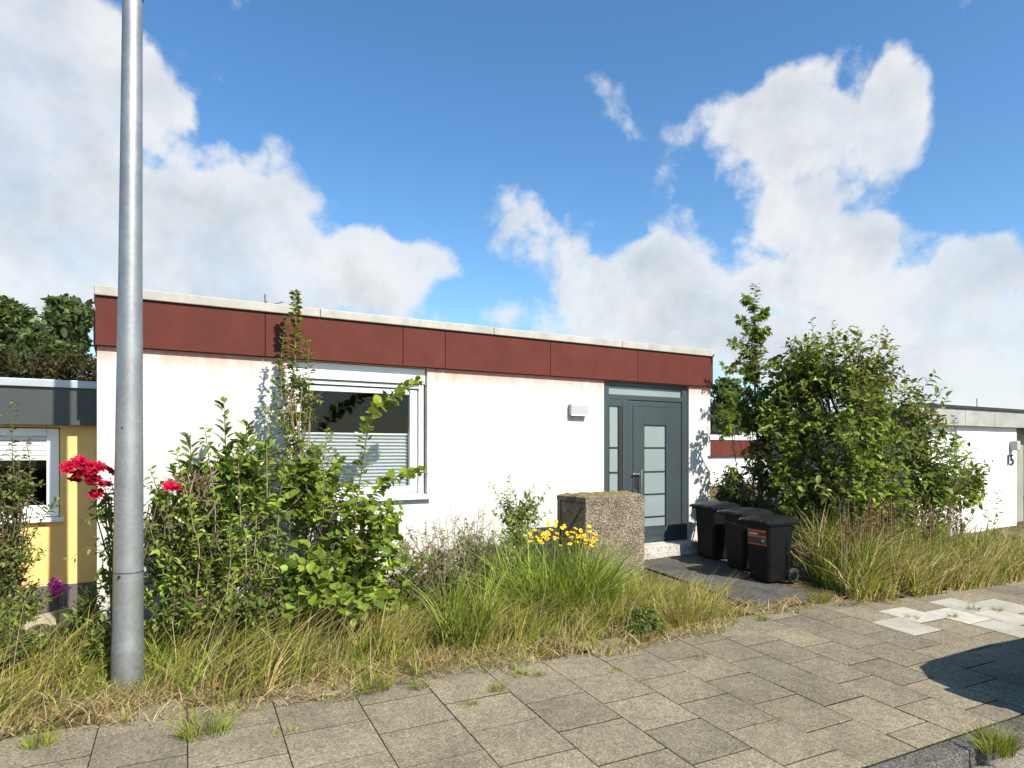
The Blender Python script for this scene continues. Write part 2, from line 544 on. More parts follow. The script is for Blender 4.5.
k = MB()
for i in range(22):
    u0 = -6 + i * 1.0 + .41
    k.hexa([uvp(u0 + .004, 2.475, -.22), uvp(u0 + .996, 2.475, -.22), uvp(u0 + .996, 2.612, -.22), uvp(u0 + .004, 2.612, -.22),
            uvp(u0 + .004, 2.475, -.004), uvp(u0 + .996, 2.475, -.004), uvp(u0 + .996, 2.612, .002), uvp(u0 + .004, 2.612, .002)])
kb = k.build('kerb', M['kerb'], bevel=.012); tag(kb, 'dark grey kerb stones along the road edge', kind='structure')
r = MB()
us = list(np.arange(-30, 41, 5.0)); vs_ = [-6, -2, 0, 2.33]
r.add([uvp(u, v, -.125) for v in vs_ for u in us], [(j * len(us) + i, j * len(us) + i + 1, (j + 1) * len(us) + i + 1, (j + 1) * len(us) + i) for j in range(3) for i in range(len(us) - 1)])
rd = r.build('road', M['asphalt']); tag(rd, 'dark asphalt road beyond the kerb', kind='structure')
gt = MB(); gt.cur = (.19, .18, .165)
for i in range(66):
    u0 = -6 + i * .33
    gt.hexa([uvp(u0 + .004, 2.33, -.2), uvp(u0 + .326, 2.33, -.2), uvp(u0 + .326, 2.47, -.2), uvp(u0 + .004, 2.47, -.2),
             uvp(u0 + .004, 2.33, -.12), uvp(u0 + .326, 2.33, -.12), uvp(u0 + .326, 2.47, -.112), uvp(u0 + .004, 2.47, -.112)])
gu = gt.build('gutter', M['slab'], bevel=.006); tag(gu, 'row of pale stones along the kerb in the road', kind='structure')

p = MB()
pl = [(4.8, 5.9, 6.95), (5.4, 6.0, 7.05), (6.0, 6.1, 7.15), (6.6, 6.15, 7.5), (7.1, 6.2, 7.85), (7.53, 6.25, 8.3)]
P = []
for y, xa, xb in pl:
    for t in np.linspace(0, 1, 6):
        x = xa + (xb - xa) * t + .03 * mnoise.noise(Vector((y * 3, t * 5, 1)))
        P.append((x, y, float(gz(x, y)) + .012 + .006 * mnoise.noise(Vector((x * 2, y * 2, 0)))))
p.add(P, [(j * 6 + i, j * 6 + i + 1, (j + 1) * 6 + i + 1, (j + 1) * 6 + i) for j in range(len(pl) - 1) for i in range(5)])
pa = p.build('path', M['path_asphalt']); tag(pa, 'dark asphalt path leading to the front door', kind='structure')

p = MB()
PP = [gp(*q) for q in [(-60, 690), (-60, 640), (20, 655), (20, 622), (60, 630), (62, 610), (112, 606), (108, 598)]]
PP = [(a[0], a[1], a[2] + .014) for a in PP]
p.add(PP, [(0, 2, 3, 1), (2, 4, 5, 3), (4, 6, 7, 5)])
gp_o = p.build('garden_path', M['sand']); tag(gp_o, 'worn sandy path beside the yellow bungalow', kind='structure')

# ------------------------------------------------------------------ main house
W = 7.55
XL, XR, YB = -.21, 8.055, 17.5
ZW = 3.062
house = empty('bungalow', (3.9, W, float(gz(3.9, W))), 0, 'white flat roofed bungalow with dark red fascia and anthracite front door', 'bungalow')


def wall_with_holes(mb, x0, x1, z0, z1, y, holes, depth):
    xs = sorted({x0, x1, *[h[0] for h in holes], *[h[1] for h in holes]})
    zs = sorted({z0, z1, *[h[2] for h in holes], *[h[3] for h in holes]})
    for i in range(len(xs) - 1):
        for j in range(len(zs) - 1):
            cx, cz = (xs[i] + xs[i + 1]) / 2, (zs[j] + zs[j + 1]) / 2
            if any(h[0] < cx < h[1] and h[2] < cz < h[3] for h in holes): continue
            mb.add([(xs[i], y, zs[j]), (xs[i + 1], y, zs[j]), (xs[i + 1], y, zs[j + 1]), (xs[i], y, zs[j + 1])], [(0, 1, 2, 3)])
    for a, b, c, d in holes:
        q = y + depth
        mb.add([(a, y, c), (a, q, c), (a, q, d), (a, y, d)], [(0, 1, 2, 3)])
        mb.add([(b, y, c), (b, q, c), (b, q, d), (b, y, d)], [(3, 2, 1, 0)])
        mb.add([(a, y, c), (b, y, c), (b, q, c), (a, q, c)], [(0, 1, 2, 3)])
        mb.add([(a, y, d), (b, y, d), (b, q, d), (a, q, d)], [(3, 2, 1, 0)])


WIN = (1.56, 3.215, 1.50, 3.055)
DOOR = (5.93, 7.59, .672, 3.055)
m = MB()
wall_with_holes(m, XL, XR, -.3, ZW, W, [WIN, DOOR], .22)
m.box(XL + .002, XL + .24, W + .24, YB, -.3, ZW)
m.box(XR - .24, XR - .002, W + .24, YB, -.3, ZW)
m.add([(XL, W, -.3), (XL, W + .24, -.3), (XL, W + .24, ZW), (XL, W, ZW)], [(3, 2, 1, 0)])
m.add([(XR, W, -.3), (XR, W + .24, -.3), (XR, W + .24, ZW), (XR, W, ZW)], [(0, 1, 2, 3)])
m.box(XL, XR, YB, YB + .2, -.3, ZW)
m.build('wall', M['plaster'], house)
# room behind the openings
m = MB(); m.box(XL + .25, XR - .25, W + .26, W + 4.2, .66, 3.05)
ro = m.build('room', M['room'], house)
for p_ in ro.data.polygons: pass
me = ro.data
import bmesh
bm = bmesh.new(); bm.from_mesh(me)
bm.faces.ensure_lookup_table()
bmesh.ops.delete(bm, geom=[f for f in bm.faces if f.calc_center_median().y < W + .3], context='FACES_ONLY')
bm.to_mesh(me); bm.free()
# roof
m = MB(); m.box(XL - .03, XR + .0, W + .02, YB + .2, 3.066, 3.40)
m.build('roof', M['roof_felt'], house)
# fascia panels: front row with open joints and returns
FX0, FX1, FY0 = -.222, 8.055, W - .055
seams = [FX0, 1.32, 2.88, 3.43, 4.98, 6.51, FX1]
for i in range(len(seams) - 1):
    m = MB(); t = [.96, 1.0, 1.03, 1.0, 1.04, .98][i]; m.cur = (t, t, t)
    m.box(seams[i] + (.004 if i else 0), seams[i + 1] - (.004 if i < 5 else 0), FY0, FY0 + .05, 3.066, 3.545)
    m.build('fascia_panel', M['red_panel'], house)
for x in (FX0, FX1 - .05):
    m = MB(); m.cur = (.98, .98, .98); m.box(x + .001, x + .049, FY0 + .052, YB + .25, 3.066, 3.545); m.build('fascia_panel', M['red_panel'], house)
m = MB(); m.box(FX0 + .02, FX1 - .02, FY0 + .03, FY0 + .07, 3.075, 3.5)
m.build('fascia_batten', M['anthracite_dark'], house)
# coping with joints
m = MB()
cj = [FX0 - .012, 1.9, 4.1, 6.2, FX1 + .008]
for i in range(4):
    m.box(cj[i] + .002, cj[i + 1] - .002, FY0 - .028, FY0 + .3, 3.537, 3.632)
m.box(FX0 - .022, FX0 + .28, FY0 + .304, YB + .3, 3.537, 3.630)
m.box(FX1 - .28, FX1 + .018, FY0 + .304, YB + .3, 3.537, 3.630)
m.build('coping', M['coping'], house, bevel=.008)

# window
Y1 = W + .10
win = MB()
gx0, gx1, gz0, gz1 = 1.735, 3.03, 1.625, 2.735
win.box(1.62, gx0, Y1, Y1 + .07, 1.545, 2.80)
win.box(gx1, 3.125, Y1, Y1 + .07, 1.545, 2.80)
win.box(gx0, gx1, Y1, Y1 + .07, gz1, 2.80)
win.box(gx0, gx1, Y1, Y1 + .07, 1.545, gz0)
wo_ = win.build('window', M['white_frame'], house, bevel=.008)
m = MB(); m.box(gx0, gx1, Y1 + .03, Y1 + .042, gz0, gz1)
m.build('pane', M['glass'], wo_)
m = MB(); m.box(1.565, 3.21, W + .045, W + .2, 2.865, 3.05); m.build('shutter_box', M['white_frame'], wo_, bevel=.006)
m = MB(); m.box(1.60, 3.17, W + .075, W + .09, 2.81, 2.855); m.build('shutter_slat', M['shutter'], wo_, bevel=.004)
for x0, x1 in ((1.575, 1.612), (3.132, 3.19)):
    m = MB(); m.box(x0, x1, W + .06, W + .15, 1.53, 2.862); m.build('guide_rail', M['white_frame'], wo_, bevel=.005)
for a_, b_ in ((3.193, 3.212), (1.563, 1.573)):
    m = MB(); m.box(a_, b_, W + .09, W + .2, 1.53, 2.86); m.build('reveal_shade', M['anthracite_dark'], wo_)  # dark strips put in for the shade along the window reveals
m = MB()
m.hexa([(1.54, W - .06, 1.488), (3.25, W - .06, 1.488), (3.25, W + .11, 1.515), (1.54, W + .11, 1.515),
        (1.54, W - .06, 1.502), (3.25, W - .06, 1.502), (3.25, W + .11, 1.540), (1.54, W + .11, 1.540)])
m.box(1.54, 3.25, W - .064, W - .058, 1.468, 1.504)
m.build('sill', M['alu'], wo_)
# pleated blind, lower half
m = MB(); np_ = 15; zt, zb = 2.245, 1.63
pr = []
for i in range(np_ * 2 + 1):
    z = zb + (zt - zb) * i / (np_ * 2)
    y = Y1 + .075 + (.022 if i % 2 else 0)
    pr.append((y, z))
vs2 = [(x, y, z) for y, z in pr for x in (gx0 - .02, gx1 + .015)]
m.add(vs2, [(2 * i, 2 * i + 1, 2 * i + 3, 2 * i + 2) for i in range(len(pr) - 1)])
bl = m.build('blind', M['blind'], wo_)
m = MB(); m.box(gx0 - .01, gx1 + .01, Y1 + .068, Y1 + .094, zt, zt + .018); m.box(2.36, 2.40, Y1 + .055, Y1 + .068, zt, zt + .03); m.build('blind_rail', M['white_frame'], bl)

# front door
DY = W + .03
dm = MB()
fx0, fx1, fz0, fz1 = 5.935, 7.585, .675, 3.052
dm.box(fx0, 6.045, DY, DY + .09, fz0, fz1)
dm.box(7.475, fx1, DY, DY + .09, fz0, fz1)
dm.box(6.045, 7.475, DY, DY + .09, 2.992, fz1)
dm.box(6.045, 7.475, DY, DY + .09, 2.80, 2.872)
dm.box(6.30, 6.39, DY, DY + .09, fz0, 2.80)
dm.box(6.045, 6.30, DY + .004, DY + .086, fz0, .95)
dm.box(6.045, 6.30, DY + .004, DY + .086, 2.70, 2.80)
dfr = dm.build('door_frame', M['anthracite'], house, bevel=.006)
m = MB(); m.box(6.045, 7.475, DY + .03, DY + .045, 2.872, 2.992); m.build('transom_pane', M['frosted'], dfr)
m = MB(); m.box(6.075, 6.225, DY + .025, DY + .04, .95, 2.70); m.build('sidelight_pane', M['frosted'], dfr)
m = MB(); m.box(6.045, 6.074, DY + .03, DY + .05, .95, 2.70); m.box(6.226, 6.30, DY + .008, DY + .05, .95, 2.70); m.build('sidelight_gasket', M['anthracite_dark'], dfr)
m = MB()
for z in (2.097, 1.738, 1.40):
    m = MB(); m.box(6.077, 6.223, DY + .018, DY + .024, z - .012, z + .012); m.build('clear_stripe', M['anthracite_dark'], dfr)
# leaf with a raised inner panel round the glazing slot
lf = MB()
lx0, lx1, lz0, lz1 = 6.398, 7.468, .685, 2.793
px0, px1, pz0, pz1 = 6.50, 7.385, .78, 2.71
ggx0, ggx1, ggz0, ggz1 = 6.722, 7.140, .92, 2.43
y0 = DY + .012
lf.box(lx0, px0 - .004, y0, y0 + .06, lz0, lz1); lf.box(px1 + .004, lx1, y0, y0 + .06, lz0, lz1)
lf.box(px0 - .004, px1 + .004, y0, y0 + .06, pz1 + .004, lz1); lf.box(px0 - .004, px1 + .004, y0, y0 + .06, lz0, pz0 - .004)
y1 = y0 - .006
lf.box(px0, ggx0 - .012, y1, y1 + .06, pz0, pz1); lf.box(ggx1 + .014, px1, y1, y1 + .06, pz0, pz1)
lf.box(ggx0 - .012, ggx1 + .014, y1, y1 + .06, ggz1 + .012, pz1); lf.box(ggx0 - .012, ggx1 + .014, y1, y1 + .06, pz0, ggz0 - .012)
door = lf.build('door', M['anthracite'], house, bevel=.003)
m = MB(); m.box(ggx0, ggx1, y0 + .012, y0 + .02, ggz0, ggz1); m.build('door_pane', M['frosted'], door)
m = MB()
m.box(ggx0 - .011, ggx0 - .001, y1 + .003, y0 + .03, ggz0 - .01, ggz1 + .011); m.box(ggx1 + .001, ggx1 + .013, y1 + .003, y0 + .03, ggz0 - .01, ggz1 + .011)
m.box(ggx0, ggx1, y1 + .004, y0 + .03, ggz1 + .001, ggz1 + .011)
for z in (2.097, 1.738, 1.40, 1.06):
    m.box(ggx0 + .001, ggx1 - .001, y0 + .006, y0 + .011, z - .011, z + .011)
m.build('pane_gasket', M['anthracite_dark'], door)
m = MB(); m.tube([(6.612, y1 - .06, 1.05), (6.612, y1 - .06, 1.775)], .014, 10)
for z in (1.15, 1.68): m.tube([(6.612, y1 - .06, z), (6.612, y1, z)], .009, 8)
m.build('door_handle', M['steel'], door, smooth=False)
m = MB(); m.box(6.47, 6.60, y1 - .045, y1 - .03, 1.70, 1.722); m.box(6.52, 6.56, y1 - .03, y1, 1.70, 1.72); m.build('lever', M['steel'], door, bevel=.004)
m = MB(); m.box(6.53, 6.585, y1 - .012, y1 - .001, 1.50, 1.69); m.build('lock_plate', M['anthracite_dark'], door, bevel=.004)
m = MB(); m.box(6.0, 7.6, 7.33, W + .06, .3, .671)
m.build('doorstep', M['step'], house, bevel=.015)
# white box lamp beside the door
m = MB(); m.box(5.305, 5.605, W - .072, W - .001, 2.535, 2.70)
wb = m.build('wall_lamp', M['box_white'], house, bevel=.02, seg=3); wb['label'] = 'small white rectangular lamp on the white wall'
m = MB(); m.box(5.31, 5.60, W - .078, W - .073, 2.535, 2.548); m.build('lamp_cover', M['white_frame'], wb)

# roof bits
m = MB()
ap = at(265, 303, 12.0)
m.tube([(ap[0], ap[1], 3.4), (ap[0], ap[1], ap[2] + .15)], .012, 6)
m.tube([(ap[0] + .45, ap[1], 3.4), (ap[0] + .45, ap[1], ap[2] + .05)], .008, 6)
jr = random.Random(2)
for i in range(9):
    z = ap[2] - .12 + jr.uniform(-.1, .08)
    m.tube([(ap[0], ap[1], z), (ap[0] + jr.uniform(-.3, .3), ap[1] + jr.uniform(-.2, .2), z + jr.uniform(.05, .18))], .007, 4)
an = m.build('roof_antenna', M['bark']); tag(an, 'thin twiggy aerial standing on the flat bungalow roof', 'antenna')

# ------------------------------------------------------------------ left neighbour
NY = 8.35
nh = empty('neighbour_bungalow', (-3.0, NY, .4), 0, 'yellow rendered bungalow with dark grey fascia left of the white one', 'bungalow')
NX0, NX1 = -9.0, XL - .003
wx1 = float(at(60, 470, NY)[0]); wx0 = wx1 - 2.0
wz0 = float(at(50, 521, NY)[2]); wz1 = float(at(60, 427.5, NY)[2])
zf0 = float(at(97, 425.5, NY - .12)[2]); zf1 = float(at(97, 389.5, NY - .12)[2]); zf2 = float(at(97, 381.5, NY - .15)[2])
m = MB()
wall_with_holes(m, NX0, NX1, .1, zf0 + .02, NY, [(wx0, wx1, wz0, wz1)], .16)
m.box(NX0, NX0 + .2, NY + .01, NY + 9, .1, zf0 + .01); m.box(NX0 + .2, NX1, NY + 8.8, NY + 9, .1, zf0 + .01)
m.build('wall', M['yellow_plaster'], nh)
m = MB(); m.box(NX0 - .02, NX1 - .002, NY - .018, NY + .1, .0, float(at(80, 583, NY)[2])); m.build('plinth', M['plinth'], nh)
m = MB(); m.box(NX0 + .2, NX1 - .1, NY + .18, NY + 3, .2, zf0); o = m.build('room', M['room'], nh)
bm = bmesh.new(); bm.from_mesh(o.data); bmesh.ops.delete(bm, geom=[f for f in bm.faces if f.calc_center_median().y < NY + .2], context='FACES_ONLY'); bm.to_mesh(o.data); bm.free()
m = MB(); m.box(NX0 - .1, NX1 - .002, NY - .12, NY + .02, zf0, zf1); m.build('fascia', M['dark_fascia'], nh)
m = MB(); m.box(NX0 - .1, NX1 - .004, NY + .02, NY + 9.1, zf0 + .05, zf1 - .02); m.build('roof', M['roof_felt'], nh)
m = MB(); m.box(NX0 - .13, NX1 - .006, NY - .15, NY + .3, zf1 + .002, zf2); m.build('coping', M['grey_metal'], nh, bevel=.006)
wf = MB(); q = NY + .05
wf.box(wx0 + .01, wx0 + .12, q, q + .07, wz0 + .04, wz1 - .01); wf.box(wx1 - .12, wx1 - .01, q, q + .07, wz0 + .04, wz1 - .01)
wf.box(wx0 + .12, wx1 - .12, q, q + .07, wz1 - .09, wz1 - .01); wf.box(wx0 + .12, wx1 - .12, q, q + .07, wz0 + .04, wz0 + .16)
wfo = wf.build('window', M['white_frame'], nh, bevel=.008)
m = MB(); m.box(wx0 + .12, wx1 - .12, q + .035, q + .045, wz0 + .16, wz1 - .09); m.build('pane', M['glass'], wfo)
m = MB(); zs_ = float(at(45, 456, NY)[2])
zz = wz1 - .09
while zz > zs_:
    m.box(wx0 + .121, wx1 - .121, q + .012, q + .026, zz - .05, zz - .004); zz -= .05
m.build('roller_shutter', M['shutter'], wfo, bevel=.004)
m = MB(); m.box(wx0 - .03, wx1 + .04, NY - .06, NY + .09, wz0 - .005, wz0 + .035); m.build('sill', M['white_frame'], wfo, bevel=.004)

# ------------------------------------------------------------------ right neighbour
RY = 6.4
RXw = float(at(1016.5, 450, RY)[0])
rh = empty('grey_edged_bungalow', (13.5, RY, .5), 0, 'white bungalow with grey metal roof edge behind the big bush', 'bungalow')
rz0 = float(at(976, 426, RY - .1)[2]); rz1 = float(at(976, 409.5, RY - .1)[2]); rz2 = float(at(976, 406.5, RY - .12)[2])
RX0 = 11.8
rw1 = float(at(957, 430, RY)[0]); rw0 = float(at(922, 430, RY)[0])
rwz1 = float(at(957, 427, RY)[2]); rwz0 = rwz1 - 1.35
m = MB(); wall_with_holes(m, RX0, RXw, .0, rz0 + .02, RY, [(rw0, rw1, rwz0, rwz1)], .12)
m.box(RX0, RX0 + .2, RY + .01, RY + 3.0, 0, rz0 + .01)
m.box(RXw - .2, RXw - .001, RY + .01, RY + 2.5, 0, rz0 + .01)
m.box(RXw, RXw + 8, RY + 2.5, RY + 2.7, 0, rz0 + .01); m.build('wall', M['plaster2'], rh)
m = MB(); m.box(RXw + .004, RXw + .9, RY + .25, RY + .5, float(at(1020, 522, RY + .25)[2]), rz0 + .01); m.build('pillar', M['pillar_grey'], rh)
m = MB(); m.box(RXw + .004, RXw + .92, RY + .2, RY + .5, 0, float(at(1020, 524, RY + .25)[2])); m.build('pillar_base', M['step'], rh)
zsR = [RX0 - .1]
while zsR[-1] < 24: zsR.append(zsR[-1] + random.choice([.62, .62, .9, .45]))
for i in range(len(zsR) - 1):
    m = MB(); m.box(zsR[i] + .003, zsR[i + 1] - .003, RY - .1 + (.002 if i % 2 else 0), RY + .0, rz0, rz1); m.build('fascia_panel', M['zinc'], rh)
m = MB(); m.box(RX0 - .12, 24, RY - .13, RY + .2, rz1 + .002, rz2); m.build('roof_edge', M['anthracite_dark'], rh)
m = MB(); m.box(RX0 - .05, 24, RY + .01, RY + 3.05, rz0 + .03, rz1 - .01); m.build('roof', M['roof_felt'], rh)
wf = MB(); q = RY + .05
wf.box(rw0, rw0 + .07, q, q + .05, rwz0, rwz1 - .12); wf.box(rw1 - .07, rw1, q, q + .05, rwz0, rwz1 - .12); wf.box(rw0, rw1, q - .02, q + .05, rwz1 - .12, rwz1)
wfo = wf.build('window', M['white_frame'], rh, bevel=.006)
m = MB(); z = rwz1 - .12
while z > rwz0:
    m.box(rw0 + .07, rw1 - .07, q + .01, q + .03, z - .165, z - .012); z -= .165
m.build('roller_shutter', M['white_frame'], wfo, bevel=.008)
lp = at(1011, 446, RY)
m = MB(); m.box(lp[0] - .07, lp[0] + .07, RY - .14, RY - .001, lp[2] - .09, lp[2] + .1); m.build('wall_lamp', M['box_white'], rh, bevel=.02)
fc = bpy.data.curves.new('house_number', 'FONT'); fc.body = '15'; fc.size = .3; fc.extrude = .008; fc.align_x = 'CENTER'
fo = bpy.data.objects.new('number_curve', fc); link(fo, rh)
hp = at(1010.5, 465, RY - .02)
COL.objects.unlink(fo)
bpy.context.view_layer.update()
nm_ = bpy.data.meshes.new_from_object(fo)
nm_.materials.clear(); nm_.materials.append(M['number_black'])
no_ = bpy.data.objects.new('house_number', nm_); link(no_, rh)
no_.location = (hp[0] - 13.5, hp[1] - RY, hp[2] - .5); no_.rotation_euler = (math.pi / 2, 0, 0)
lm = at(977, 400, RY + 4)
m = MB(); m.tube([(lm[0], lm[1], rz1 - .1), (lm[0], lm[1], lm[2] + .05)], .02, 6)
o = m.build('roof_pipe', M['grey_metal']); tag(o, 'thin upright rod on the roof of the grey edged bungalow', 'pipe')

# ------------------------------------------------------------------ back house with red band
BY = 15.0
bx0 = float(at(700, 440, BY)[0]); bx1 = float(at(840, 440, BY)[0])
bz = lambda y, Y=BY: float(at(720, y, Y)[2])
bh = empty('red_banded_bungalow', ((bx0 + bx1) / 2, BY, .7), 0, 'distant white bungalow with red fascia band behind the sapling', 'bungalow')
m = MB(); m.box(bx0, bx1, BY, BY + 6, .2, bz(456)); m.build('wall', M['plaster2'], bh)
m = MB(); m.cur = (1.15, 1.15, 1.15); m.box(bx0 - .1, bx1 + .1, BY - .1, BY + 6.1, bz(456) + .002, bz(440)); m.build('fascia', M['red_panel'], bh)
m = MB(); m.box(bx0 - .12, bx1 + .12, BY - .13, BY + 6.12, bz(440) + .002, bz(435)); m.build('coping', M['plaster2'], bh)
CY = 19.0
cx0 = float(at(690, 440, CY)[0]); cx1 = float(at(746, 440, CY)[0])
ch = empty('grey_bungalow', ((cx0 + cx1) / 2, CY, .7), 0, 'far dark grey bungalow glimpsed past the corner of the white house', 'bungalow')
cz = lambda y: float(at(720, y, CY)[2])
m = MB(); m.box(cx0 + .1, cx1 - .1, CY + .1, CY + 6, .3, cz(428)); m.build('wall', M['dark_fascia'], ch)
m = MB(); m.box(cx0, cx1, CY, CY + 6.1, cz(412) + .002, cz(403)); m.build('roof_edge', M['grey_metal'], ch)
m = MB(); m.box(cx0 + .02, cx1 - .02, CY + .03, CY + 6.05, cz(428) + .002, cz(412)); m.build('fascia', M['dark_fascia'], ch)

# ------------------------------------------------------------------ lamp post
bp = gp(127.5, 683)
lpst = empty('lamp_post', bp, 0, 'tall galvanised steel lamp post standing in the verge grass', 'lamp post')
m = MB()
prof = [(-.2, .112), (.0, .112), (.22, .111), (.30, .1095), (.31, .1075), (.45, .105), (.46, .1045), (.62, .104), (1.5, .097), (3.0, .082), (5.2, .068), (5.9, .064), (6.0, .05)]
m.tube([(bp[0], bp[1], bp[2] + z) for z, _ in prof], [r_ for _, r_ in prof], 40)
pst = m.build('pole', M['pole'], lpst, smooth=True)
mod = pst.modifiers.new('es', 'EDGE_SPLIT'); mod.split_angle = math.radians(18)
cd = -FW
b0 = Vector(bp) + Vector((0, 0, float(-.0))) 
m = MB(); pz = float(atd(127, 574.5, np.dot(bp - EYE, FW))[2])
rr_ = .104
m.tube([(bp[0] + cd[0] * (rr_ - .003) - .01 * RT[0], bp[1] + cd[1] * (rr_ - .003), pz), (bp[0] + cd[0] * (rr_ + .006) - .01 * RT[0], bp[1] + cd[1] * (rr_ + .006), pz)], .011, 10)
m.build('screw', M['anthracite_dark'], lpst)
m = MB()
pz2 = float(atd(127, 428, np.dot(bp - EYE, FW))[2])
m.tube([(bp[0] + cd[0] * .088, bp[1] + cd[1] * .088, pz2), (bp[0] + cd[0] * .098, bp[1] + cd[1] * .098, pz2)], .006, 8)
m.build('screw', M['anthracite_dark'], lpst)
m = MB(); m.tube([(bp[0], bp[1], pz + .022), (bp[0], bp[1], pz + .027)], .1055, 40, cap=False); m.build('door_seam', M['anthracite_dark'], lpst)
m = MB(); tz = bp[2] + 5.22
m.tube([(bp[0], bp[1], tz - .015), (bp[0], bp[1], tz + .06)], .0735, 30)
m.tube([(bp[0] + RT[0] * .05, bp[1] + RT[1] * .05, tz + .03), (bp[0] + RT[0] * .09, bp[1] + RT[1] * .09, tz + .03)], .02, 8)
m.build('band_clamp', M['anthracite_dark'], lpst)
m = MB(); m.tube([(bp[0], bp[1], bp[2] + 5.95), (bp[0] - .05, bp[1] - .3, bp[2] + 6.06), (bp[0] - .12, bp[1] - .8, bp[2] + 6.1)], [.05, .11, .04], 12)
m.build('lamp_head', M['grey_metal'], lpst, smooth=True)
lpst.rotation_mode = 'XYZ'
_tilt = Matrix.Rotation(math.radians(.42), 3, Vector(FW))
lpst.rotation_euler = _tilt.to_euler()

# ------------------------------------------------------------------ washed concrete bin box
bb = MB()
bx_0, bx_1, by_0, by_1 = 4.79, 5.715, 6.45, 7.06
zg = float(gz(5.2, 6.6)) - .1; ztp = 1.50
nseg = 8
bb.hexa([(bx_0, by_0, zg), (bx_1, by_0, zg), (bx_1, by_1, zg), (bx_0, by_1, zg), (bx_0, by_0, ztp), (bx_1, by_0, ztp + .02), (bx_1, by_1, ztp + .02), (bx_0, by_1, ztp)])
bxo = empty('bin_housing', (5.25, 6.75, float(gz(5.25, 6.75))), 0, 'mossy washed concrete bin housing beside the yellow flowers', 'bin housing')
bm_ = MB(); t = .07
bm_.box(bx_0, bx_1, by_0, by_0 + t, zg, ztp - .075)
bm_.box(bx_0, bx_1, by_1 - t, by_1, zg, ztp - .075)
bm_.box(bx_1 - t, bx_1 - .001, by_0 + t, by_1 - t, zg, ztp - .075)
bm_.build('shell', M['washed'], bxo, bevel=.008)
tp = MB()
nx_, ny_ = 26, 18
vv = []
for j in range(ny_ + 1):
    for i in range(nx_ + 1):
        x = bx_0 - .002 + (bx_1 - bx_0 + .004) * i / nx_; y = by_0 - .002 + (by_1 - by_0 + .004) * j / ny_
        e = min(i, nx_ - i, j, ny_ - j)
        z = ztp + .012 * (i / nx_) + .03 * max(0, mnoise.fractal(Vector((x * 5, y * 5, 3)), .8, 2, 4)) + (.012 * mnoise.noise(Vector((x * 18, y * 18, 0))))
        if e == 0: z = ztp - .014
        vv.append((x, y, z))
w_ = nx_ + 1
ff = [(j * w_ + i, j * w_ + i + 1, (j + 1) * w_ + i + 1, (j + 1) * w_ + i) for j in range(ny_) for i in range(nx_)]
tp.add(vv, ff)
rim = [j for j in range(w_)] + [j * w_ + nx_ for j in range(1, ny_ + 1)] + [ny_ * w_ + i for i in range(nx_ - 1, -1, -1)] + [j * w_ for j in range(ny_ - 1, 0, -1)]
b0_ = len(tp.v)
tp.add([(tp.v[i][0], tp.v[i][1], ztp - .073) for i in rim], [])
for a in range(len(rim)):
    b_ = (a + 1) % len(rim)
    tp.f.append((rim[b_], rim[a], b0_ + a, b0_ + b_))
tp.build('lid', M['washed'], bxo)
m = MB(); m.box(bx_0 + .014, bx_0 + .034, by_0 + t + .002, by_1 - t - .002, zg, ztp - .08); m.build('door', M['washed'], bxo)
m = MB(); m.tube([(bx_0 + .003, by_0 + .1, 1.38), (bx_0 + .003, by_1 - .12, .95)], .014, 6); m.build('brace', M['dry_stem'], bxo)


